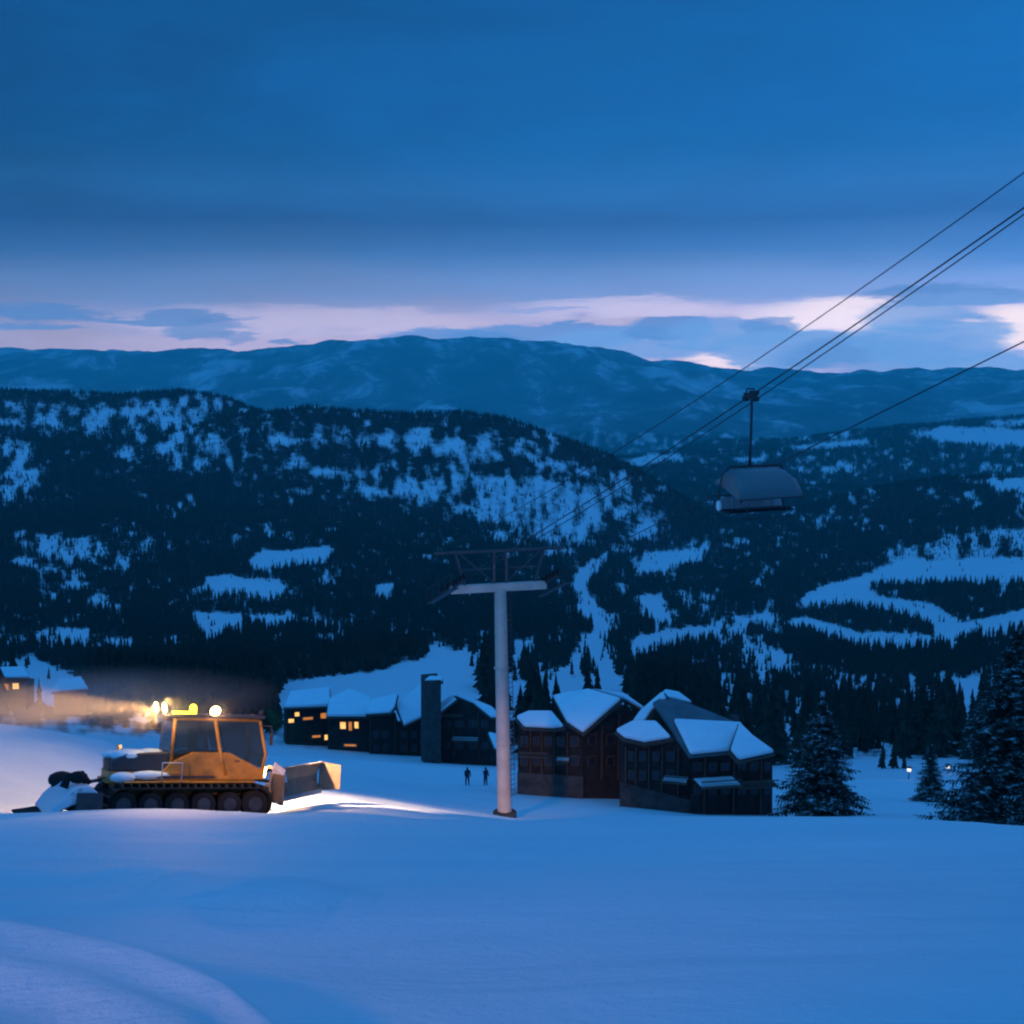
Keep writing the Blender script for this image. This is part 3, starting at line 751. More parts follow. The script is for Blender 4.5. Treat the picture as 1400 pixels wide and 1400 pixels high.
for s, hl in ((-1, halfL), (1, halfR)):
    c = A + arm * s * (hl - .1) + Vector((0, 0, .15))
    sh = MB(); sh.bar(c - rd3 * 1.9, c + rd3 * 1.9, .12, .22)
    for k in (-1, 1): sh.bar(c + rd3 * k * 1.0 - rd3 * .9 + Vector((0, 0, .12)), c + rd3 * k * 1.0 + rd3 * .9 + Vector((0, 0, .12)), .08, .16)
    so = sh.build('sheave_assembly', M_dark_steel, tw)
    for k in range(8):
        q = c + rd3 * (-1.75 + k * .5) + Vector((0, 0, .22)); MB().tube([tuple(q - arm * .06), tuple(q + arm * .06)], .2, 18).build('sheave', M_rubber, so)
    wk = MB(); e = A + arm * s * (hl + .5) - Vector((0, 0, .35)); wk.bar(e - rd3 * 2, e + rd3 * 2, .5, .04)
    wk.bar(e - rd3 * 2 + Vector((0, 0, .9)) + arm * s * .25, e + rd3 * 2 + Vector((0, 0, .9)) + arm * s * .25, .04)
    for k in (-2, -1, 0, 1, 2): wk.bar(e + rd3 * k + arm * s * .25, e + rd3 * k + arm * s * .25 + Vector((0, 0, .9)), .03)
    wk.build('catwalk', M_dark_steel, tw)

# ------------------------------------------------------------------ ropes and chair
Bt = P(628, 792, 75.5); Bc = P(1026, 541, 50); 
Bn = P(1400, 286, 1); 
def rope(name, p_t, p_c, p_n_pix, label, r):
    # plan line through tower and mid point; third point by its pixel
    dv = (p_c - p_t); dxy = Vector((dv.x, dv.y, 0)); rx, ry, rz = ray(*p_n_pix)
    # p_t.xy + t*dv.xy = k*(rx,ry)
    det = dv.x * (-ry) + rx * dv.y
    t3 = (-p_t.x * -ry + -rx * p_t.y) / det
    q = p_t + dv * t3; k = q.y / ry; z3 = k * rz
    # parabola z(t)
    z0, z1 = p_t.z, p_c.z; a_, b_ = z1 - z0, (z3 - z0) / t3
    c2_ = (b_ - a_) / (t3 - 1); c1_ = a_ - c2_
    pts = []
    for i in range(0, 90):
        t = -.0 + i * .045; pts.append(Vector((p_t.x + dv.x * t, p_t.y + dv.y * t, z0 + c1_ * t + c2_ * t * t)))
    pre = []                                     # far side: on down the valley to the lower station
    for i in range(30, 0, -1):
        t = i * .25; pre.append(Vector((p_t.x - dv.x * t, p_t.y - dv.y * t, z0 - dv.to_2d().length * .34 * t + .12 * t * t)))
    o = MB().tube(pts, r, 6).build(name, M_dark_steel); setp(o, label, 'cable', 'chairlift cables')
    return t3, c1_, c2_
t3, c1_, c2_ = rope('haul_rope', Bt, Bc, (1400, 284), 'steel rope that the bubble chair hangs from, upper strand of the close pair', .030)
off = arm * .22 + Vector((0, 0, -.12))
rope('haul_rope', Bt + off, Bc + off * 1.2, (1400, 293), 'lower steel rope of the close pair, just below the one carrying the chair', .024)
rope('signal_cable', Bt + Vector((-.3, 0, 2.3)), P(1032, 494, 51), (1400, 236), 'thin cable highest of all, ending on the left tip of the tower top frame', .022)
rope('haul_rope', P(742, 794, 78), P(1170, 581, 52), (1400, 467), 'lowest steel rope on the right, running alone to the right end of the crossarm', .028)

ch = empty('bubble_chair', Bc, 'chairlift chair with a closed smoky bubble hanging from the rope over the valley', 'chairlift chair', None, math.atan2(rope_dir.y, rope_dir.x))
MB().box((0, 0, .02), (.7, .16, .2)).box((.1, .1, .12), (.35, .25, .18)).tube([(-.35, 0, -.02), (-.2, 0, .28), (.2, 0, .28), (.35, 0, -.02)], .035, 6).tube([(.3, -.1, -.12), (.3, .14, -.12)], .11, 12).tube([(-.3, -.1, -.12), (-.3, .14, -.12)], .11, 12).build('grip', M_dark_steel, ch, bevel=.01)
MB().tube([(0, .06, 0), (0, .08, -.5), (-.05, .1, -2.2), (-.1, .12, -2.8)], [.06, .055, .055, .06], 8).build('hanger_arm', M_dark_steel, ch)
fr = MB(); wy = 1.62
fr.tube([(-.1, -wy + .35, -2.8), (-.1, wy - .35, -2.8)], .05, 8)
for s in (-1, 1):
    fr.tube([(-.1, s * (wy - .35), -2.8), (-.2, s * (wy - .05), -3.1), (-.35, s * wy, -3.9), (-.25, s * wy, -4.55), (.35, s * wy, -4.6)], .04, 8)
    fr.tube([(-.1, s * .5, -2.8), (-.35, s * .5, -4.3)], .035, 6)
fr.build('bail_frame', M_dark_steel, ch)
# bubble: arched shell with rounded shoulders
bm = bmesh.new(); rows = []
for j in range(17):
    v = -1 + 2 * j / 16; y = v * wy; sh = (1 - abs(v) ** 6) ** .5 * .28 if abs(v) < 1 else 0
    row = []
    for i in range(13):
        a = math.pi * (i / 12) * 1.0; x = -.72 + 1.62 * (i / 12); k = math.sin(math.pi * (.12 + .88 * i / 12) ** .8) 
        zz = -4.02 + (.85 + sh) * max(0, math.sin(math.pi * min(1, .12 + i / 12 * .88))) ** .38
        yy = y * (1 - .17 * (zz + 4.02))
        row.append(bm.verts.new((x, yy, zz)))
    rows.append(row)
for j in range(16):
    for i in range(12): f = bm.faces.new((rows[j][i], rows[j][i+1], rows[j+1][i+1], rows[j+1][i])); f.smooth = True
for row in (rows[0], rows[-1]): bm.faces.new(row)
mb = MB(); mb.bm.free(); mb.bm = bm; bub = mb.build('bubble_canopy', M_bubble, ch)
sol = bub.modifiers.new('thick', 'SOLIDIFY'); sol.thickness = .02
fr = MB()
fr.tube([(.9, -wy, -4.03), (.9, wy, -4.03)], .03, 6); fr.tube([(-.72, -wy, -4.0), (-.72, wy, -4.0)], .03, 6); fr.build('bubble_rim', M_dark_steel, bub)
MB().box((.05, 0, -4.55), (.62, wy * 1.9, .12)).build('seat', M_rubber, ch, bevel=.04)
for k in range(6): MB().box((-.34, -wy * .8 + k * wy * .32, -4.28), (.08, wy * .285, .48), Matrix.Rotation(R(-8), 3, 'Y')).build('backrest', M_steel, ch, bevel=.04)
MB().tube([(.65, -wy + .1, -4.4), (.65, wy - .1, -4.4)], .03, 6).tube([(.75, -wy + .3, -4.8), (.75, wy - .3, -4.8)], .03, 6).tube([(.65, -1, -4.4), (.75, -1, -4.8)], .02, 6).tube([(.65, 1, -4.4), (.75, 1, -4.8)], .02, 6).build('footrest', M_dark_steel, ch)
MB().ball((-.3, -wy - .02, -4.35), .14, (1, .6, 1.6)).build('side_panel', M_white, ch)
for o in ch.children:
    if o.name.split('.')[0] not in ('grip', 'hanger_arm'): o.location.y += .42

# ------------------------------------------------------------------ snow groomer
cp_ = on_ground(243, 39.6)
cat = empty('snow_groomer', cp_ + Vector((0, 0, -.03)), 'orange tracked snow groomer with glowing work lamps, a blade in front and a tiller behind', 'snow groomer', None, R(24))
ya = R(24); hx_, hy_ = math.cos(ya), math.sin(ya)
def _g(a, b): return gz(cp_.x + hx_ * a - hy_ * b, cp_.y + hy_ * a + hx_ * b)
pitch_ = math.atan((_g(2, -1.3) + _g(2, 1.3) - _g(-2, -1.3) - _g(-2, 1.3)) / 8); roll_ = math.atan((_g(-2, 1.3) + _g(2, 1.3) - _g(2, -1.3) - _g(-2, -1.3)) / 5.2)
print('groomer pitch', math.degrees(pitch_), math.degrees(roll_))
cat.rotation_euler = (roll_ * .6, -pitch_, ya)
def track(y):
    mb = MB(); n = 46; LN, RAD = 2.0, .48; pts = []
    per = 4 * LN + 2 * math.pi * RAD
    tr = MB(); 
    prof = []
    for i in range(16): a = -math.pi / 2 + math.pi * i / 15; prof.append((LN + RAD * math.cos(a), RAD + .06 + RAD * math.sin(a)))
    for i in range(16): a = math.pi / 2 + math.pi * i / 15; prof.append((-LN + RAD * math.cos(a), RAD + .06 + RAD * math.sin(a)))
    # belt as a loop strip with thickness
    bm = mb.bm; outer = []; inner = []
    for (x, z), sgn in ((p, 1) for p in prof):
        cxx = max(-LN, min(LN, x)); dx, dz = x - cxx, z - (RAD + .06); l = math.hypot(dx, dz) or 1
        ux, uz = (dx / l, dz / l)
        for yy, lst in ((y - .62, outer), (y + .62, inner)):
            lst.append((bm.verts.new((x, yy, z)), bm.verts.new((x - ux * .04, yy, z - uz * .04))))
    m = len(prof)
    for i in range(m):
        j = (i + 1) % m
        bm.faces.new((outer[i][0], outer[j][0], inner[j][0], inner[i][0])); bm.faces.new((outer[i][1], inner[i][1], inner[j][1], outer[j][1]))
        bm.faces.new((outer[i][0], outer[i][1], outer[j][1], outer[j][0])); bm.faces.new((inner[i][0], inner[j][0], inner[j][1], inner[i][1]))
    o = mb.build('track', M_rubber, cat)
    g = MB(); 
    for i in range(n):
        s = per * i / n
        if s < 2 * LN: x, z, a = -LN + s, .06, -math.pi / 2
        elif s < 2 * LN + math.pi * RAD: a = -math.pi / 2 + (s - 2 * LN) / RAD; x, z = LN + RAD * math.cos(a), RAD + .06 + RAD * math.sin(a)
        elif s < 4 * LN + math.pi * RAD: x, z, a = LN - (s - 2 * LN - math.pi * RAD), 2 * RAD + .06, math.pi / 2
        else: a = math.pi / 2 + (s - 4 * LN - math.pi * RAD) / RAD; x, z = -LN + RAD * math.cos(a), RAD + .06 + RAD * math.sin(a)
        g.box((x + math.cos(a) * .05, y, z + math.sin(a) * .05), (.1, 1.3, .035), Matrix.Rotation(-a, 3, 'Y'))
    g.build('grousers', M_dark_steel, o)
    for k in range(6):
        x = -LN + k * (2 * LN / 5); rr = .40 if k in (0, 5) else .36
        w = MB().tube([(x, y - .42, RAD + .02), (x, y + .42, RAD + .02)], rr, 20).build('wheel', M_rubber, o)
        MB().tube([(x, y - .46, RAD + .02), (x, y - .42, RAD + .02)], rr * .55, 14).tube([(x, y + .42, RAD + .02), (x, y + .46, RAD + .02)], rr * .55, 14).build('hub', M_dark_steel, w)
track(-1.35); track(1.35)
MB().box((0, 0, .85), (4.3, 1.3, .5)).box((-.2, 0, 1.14), (4.5, 2.5, .09)).box((-1.3, 0, 1.30), (2.1, 2.3, .3)).build('chassis', M_orange, cat, bevel=.03)
# cab lower body with sloping shoulders
pr = [(-1.0, 1.24), (-.55, 1.75), (.1, 2.05), (1.25, 2.05), (2.35, 1.5), (2.4, 1.2), (-1.0, 1.2)]
MB().prism([(x, -1.12, z) for x, z in pr], (0, 2.24, 0)).build('body', M_orange, cat, bevel=.05)
MB().prism([(x, -1.0, z) for x, z in [(-2.3, 1.45), (-2.35, 1.75), (-1.9, 2.0), (-.6, 2.05), (-.6, 1.46)]], (0, 2.0, 0)).build('engine_cover', M_cabin, cat, bevel=.05)
g = MB()
for k in range(7): g.box((-2.36, 0, 1.5 + k * .05), (.03, 1.5, .02))
g.build('engine_grille', M_cabin, cat)
MB().tube([(-1.9, .7, 1.9), (-1.9, .7, 2.2)], .08, 10).build('exhaust_pipe', M_cabin, cat)
MB().box((1.5, -1.13, 1.78), (.16, .03, .04)).build('door_handle', M_cabin, cat)
MB().box((-.2, -1.29, 1.30), (1.9, .02, .07)).build('side_stripe', M_cabin, cat)
MB().tube([(2.5, -.1, 1.62), (2.46, -.5, 2.35)], .015, 6).build('wiper', M_cabin, cat)
# cab frame
cab = MB()
for s in (-1, 1):
    y = s * 1.08; yt = s * .98
    cab.tube([(-.55, y, 1.75), (-.5, yt, 3.1)], .06, 6)
    cab.tube([(1.15, y * 1.02, 1.35), (1.0, y, 1.9), (.75, yt, 3.12)], .065, 6)
    cab.tube([(2.32, y, 1.5), (2.42, y, 2.0), (2.2, yt, 3.05)], .055, 6)
    cab.tube([(-.5, yt, 3.1), (2.2, yt, 3.05)], .06, 6)
cab.box((-.52, 0, 2.3), (.06, 1.9, .08)); cab.build('cab_frame', M_orange, cat)
def pane(pts): MB().prism(pts, (0, .015, 0)).build('cab_window', M_glass, cat)
for s in (-1, 1):
    pane([(-.5, s * 1.04, 1.95), (.1, s * 1.06, 2.08), (.95, s * 1.06, 2.08), (.75, s * 1.0, 3.05), (-.45, s * 1.0, 3.05)])
    pane([(1.08, s * 1.06, 2.1), (1.25, s * 1.07, 2.07), (2.36, s * 1.07, 1.55), (2.4, s * 1.07, 2.0), (2.18, s * 1.0, 3.0), (.84, s * 1.0, 3.05)])
MB().prism([(2.37, -1.03, 1.55), (2.44, -1.03, 2.0), (2.23, -.95, 3.0), (2.23, .95, 3.0), (2.44, 1.03, 2.0), (2.37, 1.03, 1.55)], (.012, 0, 0)).build('windscreen', M_glass, cat)
MB().prism([(-.6, -1.02, 2.0), (-.55, -.95, 3.0), (-.55, .95, 3.0), (-.6, 1.02, 2.0)], (-.012, 0, 0)).build('rear_window', M_glass, cat)
rf_ = MB().box((.8, 0, 3.17), (3.1, 2.15, .12)).build('cab_roof', M_cabin, cat, bevel=.04)
MB().box((.5, -.35, 2.05), (.5, .5, .12)).box((.28, -.35, 2.4), (.12, .5, .7)).box((.5, .45, 2.05), (.5, .5, .12)).box((.28, .45, 2.4), (.12, .5, .7)).build('seats', M_cabin, cat, bevel=.04)
# roof lamps
bar_ = MB().bar((-.75, -1.0, 3.32), (-.75, 1.0, 3.32), .06).bar((-.75, -.8, 3.2), (-.75, -.8, 3.32), .05).bar((-.75, .8, 3.2), (-.75, .8, 3.32), .05).build('light_bar', M_dark_steel, cat)
def lamp(nm, c, ax, m, r=.13, parent=None):
    c = Vector(c); ax = Vector(ax).normalized()
    o = MB().tube([tuple(c - ax * .10), tuple(c)], [r * .7, r * 1.06], 16).build(nm, M_dark_steel, parent or cat)
    MB().tube([tuple(c + ax * .004), tuple(c + ax * .03)], [r * .98, r * .8], 16).build('lens', m, o)
for y in (-.85, .75): lamp('work_lamp', (-.82, y, 3.42), (-1, -.25, -.15), M_lamp, .17, bar_)
lamp('work_lamp', (.72, -1.08, 3.34), (.1, -1, -.3), M_lamp, .17, rf_); lamp('work_lamp', (2.3, -.8, 3.3), (1, 0, -.2), M_dark_steel, .1, rf_)
MB().tube([(.15, -.4, 3.23), (.15, -.4, 3.42)], .12, 14).ball((.15, -.4, 3.43), .12).build('beacon', M_beacon, cat)
MB().box((-.3, -.75, 3.27), (.5, .3, .1)).build('roof_marker_light', M_beacon, rf_, bevel=.03)
lamp('headlight', (2.46, -.88, 1.42), (1, -.35, -.1), M_lamp, .18); lamp('headlight', (2.46, .88, 1.42), (1, 0, -.1), M_lamp, .12)
for s in (-1, 1): MB().tube([(2.2, s * 1.0, 2.9), (2.5, s * 1.35, 2.9), (2.5, s * 1.35, 2.7)], .02, 6).box((2.5, s * 1.37, 2.5), (.06, .22, .4)).build('mirror', M_cabin, cat)
for s in (-1, 1):
    MB().box((0, s * 1.45, 1.16), (4.0, .5, .04)).build('mudguard', M_orange, cat, bevel=.02)
# handrails beside the cab, step
MB().tube([(-.9, -1.6, 1.16), (-.9, -1.6, 1.75), (-.3, -1.6, 1.75), (-.3, -1.6, 1.16)], .025, 6).build('handrail', M_steel, cat)
MB().ball((-1.75, -.55, 1.92), .5, (1.2, 1.0, .42)).ball((-1.2, -1.1, 1.34), .3, (2.2, .8, .5)).ball((-2.0, -1.2, 1.28), .3, (1.3, .8, .6)).ball((-2.1, .3, 1.9), .4, (1, 1.2, .35)).ball((-1.1, -.3, 2.03), .35, (1.2, 1.3, .3)).build('deck_snow', M_roofsnow, cat)
# blade
bl = MB(); prof = [(.0, 0), (-.14, .3), (-.17, .62), (-.08, .95), (.08, 1.12), (.12, 1.10), (-.02, .93), (-.10, .62), (-.07, .3), (.06, .0)]
bl.prism([(3.35 + x, -2.5, .08 + z * .9) for x, z in prof], (0, 5.0, 0)); 
for k in range(7): bl.box((3.2, -2.35 + k * .78, .55), (.1, .07, .8))
for zz, xx in ((.98, 3.3), (.55, 3.12)): bl.box((xx, 0, zz), (.12, 4.9, .10))
blade = bl.build('blade', M_blade, cat, bevel=.01)
for s in (-1, 1):
    w = MB(); c = Vector((3.32, s * 2.5, .08)); e = c + Vector((.55, s * .7, 0))
    w.prism([c, e, e + Vector((0, 0, .85)), c + Vector((.0, 0, 1.0))], (.05, -s * .03, 0)); wg = w.build('blade_wing', M_blade, blade)
    if s > 0: continue
    t = MB()
    for k in range(5): q = c.lerp(e, k / 4.2); t.bar(q + Vector((0, 0, .85)), q + Vector((.06, 0, 1.18 - .04 * k)), .07)
    t.build('teeth', M_steel, wg)
t = MB()
for k in range(26): q = Vector((3.43, -2.45 + k * .196, .06)); t.box(q, (.05, .09, .14))
t.build('cutting_edge', M_steel, blade)
MB().bar((2.1, -.6, .75), (3.3, -.6, .8), .14).bar((2.1, .6, .75), (3.9, .6, .8), .14).bar((2.3, 0, 1.15), (3.6, 0, .95), .1).box((3.12, 0, .6), (.12, 1.5, .5)).build('lift_arms', M_dark_steel, cat)
MB().tube([(2.4, -.45, 1.1), (2.7, -.45, 1.5), (3.1, -.5, 1.35), (3.15, -.5, .9)], .03, 6).tube([(2.4, -.3, 1.1), (2.75, -.3, 1.45), (3.1, -.3, 1.25), (3.15, -.3, .9)], .03, 6).build('hydraulic_hoses', M_rubber, cat)
MB().prism([(3.0, -1.5, 1.14), (3.0, -1.1, 1.55), (3.0, .9, 1.55), (3.0, 1.4, 1.14), (3.0, 1.2, 1.14), (3.0, .75, 1.44), (3.0, -.95, 1.44), (3.0, -1.3, 1.14)], (.06, 0, 0)).build('blade_guard_frame', M_white, cat)
# tiller
MB().bar((-2.1, -.5, .8), (-3.0, -.5, .75), .14).bar((-2.1, .5, .8), (-3.0, .5, .75), .14).bar((-2.2, 0, 1.2), (-3.0, 0, 1.05), .1).build('tiller_arms', M_dark_steel, cat)
til = MB().prism([(x, -2.3, z) for x, z in [(-2.75, .35), (-2.75, .85), (-3.05, 1.12), (-3.5, 1.05), (-4.0, .55), (-4.2, .22), (-4.12, .18), (-3.8, .4), (-3.5, .55)]], (0, 4.6, 0)).build('tiller', M_ice, cat, bevel=.04)
MB().tube([(-3.2, -2.34, .42), (-3.2, 2.34, .42)], .3, 18).build('tiller_drum', M_rubber, til)
MB().box((-3.05, -2.38, .55), (.75, .08, .75)).box((-3.05, 2.38, .55), (.75, .08, .75)).build('tiller_end_plate', M_dark_steel, til, bevel=.1)
MB().box((-4.5, 0, .10), (.75, 4.5, .05), Matrix.Rotation(R(-8), 3, 'Y')).build('finisher_mat', M_rubber, til)
MB().tube([(-3.0, -1.2, 1.1), (-3.2, -1.25, 1.38), (-3.6, -1.3, 1.3), (-3.7, -1.3, 1.0)], .13, 10).ball((-3.3, -1.25, 1.3), .24, (1.2, 1, .8)).build('hydraulic_motor', M_rubber, til)
MB().ball((-3.5, 1.6, 1.05), .3, (1.4, 1.3, .9)).ball((-3.4, 1.9, .8), .32, (1.2, 1, 1)).build('snow_clod', M_rubber, til)
# the blade stands raised a little and angled, its far end forward
Mb = Matrix.Translation((3.85, .25, .52)) @ Matrix.Rotation(R(-33), 4, 'Z') @ Matrix.Translation((-3.3, 0, 0))
blade.matrix_local = Mb
bpy.context.view_layer.update()

def spot(name, loc, aim, energy, size, blend, col, parent=None, rad=.1):
    l = bpy.data.lights.new(name, 'SPOT'); l.energy = energy; l.spot_size = R(size); l.spot_blend = blend; l.color = col; l.shadow_soft_size = rad
    o = bpy.data.objects.new(name, l); COL.objects.link(o); loc = Vector(loc); aim = Vector(aim)
    o.rotation_euler = (aim - loc).to_track_quat('-Z', 'Y').to_euler(); o.location = loc
    if parent: o.parent = parent
    return o
WARM = (1, .50, .17)
def beam(name, local, target, energy, size, blend, col=WARM, rad=.1):
    M = cat.matrix_world; o = spot(name, M @ Vector(local), target, energy, size, blend, col, None, rad)
    bpy.context.view_layer.update(); o.parent = cat; o.matrix_parent_inverse = M.inverted()
beam('work_lamp_beam', (-.98, -.85, 3.42), P(110, 1048, 44), 5200, 60, .8)
beam('work_lamp_beam', (-.98, .75, 3.42), P(-60, 968, 40.5), 9000, 26, .9)
beam('work_lamp_beam', (.72, -1.3, 3.4), on_ground(330, 32), 480, 84, 1, (1, .5, .26))
beam('work_lamp_beam', (-.8, -1.35, 3.4), on_ground(120, 31), 560, 76, 1, (1, .5, .3))
beam('work_lamp_beam', (-.85, -1.3, 3.7), cat.matrix_world @ Vector((0, -2.4, 1.0)), 200, 150, 1, (1, .6, .2))
FR = (1, .58, .34)
beam('work_lamp_beam', (2.45, -.95, 3.45), on_ground(450, 46), 34000, 40, .6, FR)
beam('headlight_beam', (2.62, -1.0, 1.6), on_ground(560, 50), 16000, 24, .6, FR)
beam('work_lamp_beam', (2.3, .5, 3.5), cat.matrix_world @ Vector((4.2, .3, .6)), 900, 90, 1, (1, .5, .2))
beam('headlight_beam', (2.62, .9, 1.45), on_ground(470, 52), 2600, 90, .8, FR)

# drifting snow mist lit by the lamps
def volbox(name, c, size, rz, dens_, col, label):
    S.cycles.volume_step_rate = 1
    mb = MB().ball((0, 0, 0), 1, (1, 1, 1), 3); m = bpy.data.materials.new(name + '_volume'); m.use_nodes = True; nt = m.node_tree
    for n in list(nt.nodes):
        if n.type != 'OUTPUT_MATERIAL': nt.nodes.remove(n)
    v = N(nt, 'ShaderNodeVolumePrincipled'); v.inputs['Density'].default_value = dens_; v.inputs['Color'].default_value = (*col, 1); v.inputs['Anisotropy'].default_value = .2
    tc_ = N(nt, 'ShaderNodeTexCoord'); ln_ = N(nt, 'ShaderNodeVectorMath', operation='LENGTH'); L(nt, tc_.outputs['Object'], ln_.inputs[0])
    fall = math_(nt, 'SUBTRACT', 1, ln_.outputs['Value'], clamp=True); nn = noise(nt, 1.8, 4, .6, tc_.outputs['Object'])
    L(nt, math_(nt, 'MULTIPLY', math_(nt, 'MULTIPLY', fall, nn), dens_ * 3), v.inputs['Density'])
    L(nt, v.outputs[0], nt.nodes['Material Output'].inputs['Volume'])
    o = mb.build(name, m); o.location = c; o.scale = size; o.rotation_euler = (0, 0, rz); return setp(o, label, 'mist', None, 'stuff')
q = P(88, 966, 40)
volbox('snow_mist', q, (7.0, 2.2, 1.25), R(12), .12, (.95, .95, .95), 'glowing snow mist drifting left of the groomer roof lamps')

# ------------------------------------------------------------------ skiers far down the slope
bpy.context.view_layer.update()
try:
    for px_, lab, sd in ((639, 'person in dark clothes standing on the snow, the one farther from the tower pole', 1), (664, 'person in dark ski clothes standing on the snow nearest the tower pole', 2)):
        x, y, z = ray(px_, 1073)
        best = min(np.arange(95, 150, 1.0), key=lambda d: abs(project(*on_ground(px_, d))[1] - 1074))
        me_ = bpy.data.meshes.new('tmp')
        # skin data needs the layer made by the modifier operator-free way
        V = None
        p = on_ground(px_, best)
        mb = MB()
        bpy.data.meshes.remove(me_)
        root = bpy.data.meshes.new('person')
        VV = [(0,0,.92),(0,0,1.15),(0,0,1.38),(0,0,1.5),(0,.01,1.62),(0,.01,1.74), (.11,0,.88),(.13,.03,.5),(.14,0,.06),(.14,-.14,.03), (-.11,0,.88),(-.13,.05,.5),(-.15,.02,.06),(-.15,-.12,.03),
         (.2,0,1.38),(.27,-.03,1.12),(.25,-.16,.92),(.24,-.22,.86), (-.2,0,1.38),(-.27,-.03,1.12),(-.25,-.16,.92),(-.24,-.22,.86)]
        EE = [(0,1),(1,2),(2,3),(3,4),(4,5),(0,6),(6,7),(7,8),(8,9),(0,10),(10,11),(11,12),(12,13),(2,14),(14,15),(15,16),(16,17),(2,18),(18,19),(19,20),(20,21)]
        rads = [.17,.17,.18,.065,.105,.09,.11,.085,.06,.05,.11,.085,.06,.05,.085,.06,.045,.045,.085,.06,.045,.045]
        bm = bmesh.new(); ly = bm.verts.layers.skin.verify(); vs = []
        for i, v in enumerate(VV):
            a = bm.verts.new(v); a[ly].radius = (rads[i], rads[i]); a[ly].use_root = (i == 0); vs.append(a)
        for a, b in EE: bm.edges.new((vs[a], vs[b]))
        bm.to_mesh(root); bm.free(); root.materials.append(M_cloth)
        o = bpy.data.objects.new('person', root); COL.objects.link(o); o.location = p; o.rotation_euler = (0, 0, .4 * sd)
        o.modifiers.new('skin', 'SKIN'); sb = o.modifiers.new('sub', 'SUBSURF'); sb.levels = 1; sb.render_levels = 2
        setp(o, lab, 'person', 'people standing on the slope')
except Exception as e:
    print('PERSON', e)

# lamps on the path at the right
for px_, ytop, d, lab in ((1243, 1055, 150, 'low white path lamp glowing left of the small low spruce'), (1296, 1051, 160, 'low white path lamp glowing right of the small low spruce')):
    p = on_ground(px_, d); hh = P(px_, ytop, d).z - p.z
    t = empty('path_lamp', p, lab, 'lamp', 'path lamps')
    MB().tube([(0, 0, -.5), (0, 0, hh)], .06, 8).build('post', M_dark_steel, t)
    hd = MB().tube([(0, 0, hh), (0, 0, hh + .08), (0, 0, hh + .5)], [.08, .25, .22], 12).build('lamp_globe', M_pathlamp, t)
    MB().tube([(0, 0, hh + .5), (0, 0, hh + .66)], [.40, .08], 12).build('cap', M_dark_steel, t)

# unseen floodlight added behind the viewpoint to warm the pole and snow bank
fp = Vector((-16, -7, 0)); fp.z = gz(fp.x, fp.y)
t = empty('added_floodlight_mast', fp, 'slim steel mast with a warm floodlight, added out of view to light pole and snow bank', 'floodlight')
MB().tube([(0, 0, -1), (0, 0, 7)], [.12, .08], 10).build('post', M_steel, t)
MB().box((.1, .15, 7.1), (.5, .35, .4)).build('lamp_head', M_dark_steel, t, bevel=.03)
bpy.context.view_layer.update()
fl = fp + Vector((.5, .7, 7.1))
spot('added_floodlight_beam', fl, P(684, 1080, 76), 105000, 9, 1, (1, .47, .27), None, 1.2)
spot('added_floodlight_beam', fl, P(-30, 1440, 8.5), 5200, 24, 1, (1, .36, .22), None, .8)

# ------------------------------------------------------------------ haze
HZB, HZT = -2600, 900
for o_ in bpy.data.objects:
    if o_.name in ('snow_slope', 'valley_hillsides', 'distant_mountains'): print(o_.name, o_.bound_box[0][2], o_.bound_box[1][2])
HZD = 3.9e-5; HZR = 27000
hz = MB().box((0, 0, 0), (1, 1, 1)); m = bpy.data.materials.new('haze_volume'); m.use_nodes = True; nt = m.node_tree
for n in list(nt.nodes):
    if n.type != 'OUTPUT_MATERIAL': nt.nodes.remove(n)
v = N(nt, 'ShaderNodeVolumePrincipled'); v.inputs['Density'].default_value = HZD; v.inputs['Color'].default_value = (.05, .95, 1, 1); v.inputs['Anisotropy'].default_value = 0
L(nt, v.outputs[0], nt.nodes['Material Output'].inputs['Volume'])
hz = hz.build('haze', m); ZB, ZT = HZB, HZT; hz.scale = (2 * HZR, 2 * HZR, ZT - ZB); hz.location = (0, 0, (ZT + ZB) / 2); setp(hz, 'thin blue air haze filling the valley', 'haze', None, 'stuff')

# ------------------------------------------------------------------ sky
w = bpy.data.worlds.new('World'); S.world = w; w.use_nodes = True; nt = w.node_tree
for n in list(nt.nodes): nt.nodes.remove(n)
out = N(nt, 'ShaderNodeOutputWorld'); tc = N(nt, 'ShaderNodeTexCoord'); sp = N(nt, 'ShaderNodeSeparateXYZ'); L(nt, tc.outputs['Generated'], sp.inputs[0])
def lin(r, g, b):
    return tuple(((c / 255 / 12.92) if c / 255 <= .04045 else ((c / 255 + .055) / 1.055) ** 2.4) for c in (r, g, b))
az = math_(nt, 'ARCTAN2', sp.outputs[0], sp.outputs[1]); el = math_(nt, 'ARCSINE', sp.outputs[2])
cz = N(nt, 'ShaderNodeCombineXYZ'); L(nt, math_(nt, 'MULTIPLY', az, 6), cz.inputs[0]); L(nt, math_(nt, 'MULTIPLY', el, 34), cz.inputs[1])
n1 = noise(nt, 1.3, 6, .62, cz.outputs[0], .4)
cz2 = N(nt, 'ShaderNodeCombineXYZ'); L(nt, math_(nt, 'MULTIPLY', az, 3), cz2.inputs[0]); L(nt, math_(nt, 'MULTIPLY', el, 9), cz2.inputs[1])
n2 = noise(nt, 1.0, 5, .55, cz2.outputs[0], .6)
el2 = math_(nt, 'ADD', el, math_(nt, 'MULTIPLY', math_(nt, 'SUBTRACT', n2, .5), .045))
EM = .6; AIR = (.006, .085, .28)
def ey(y): return (PITCH * -1 + math.atan((700 - y) / F)) 
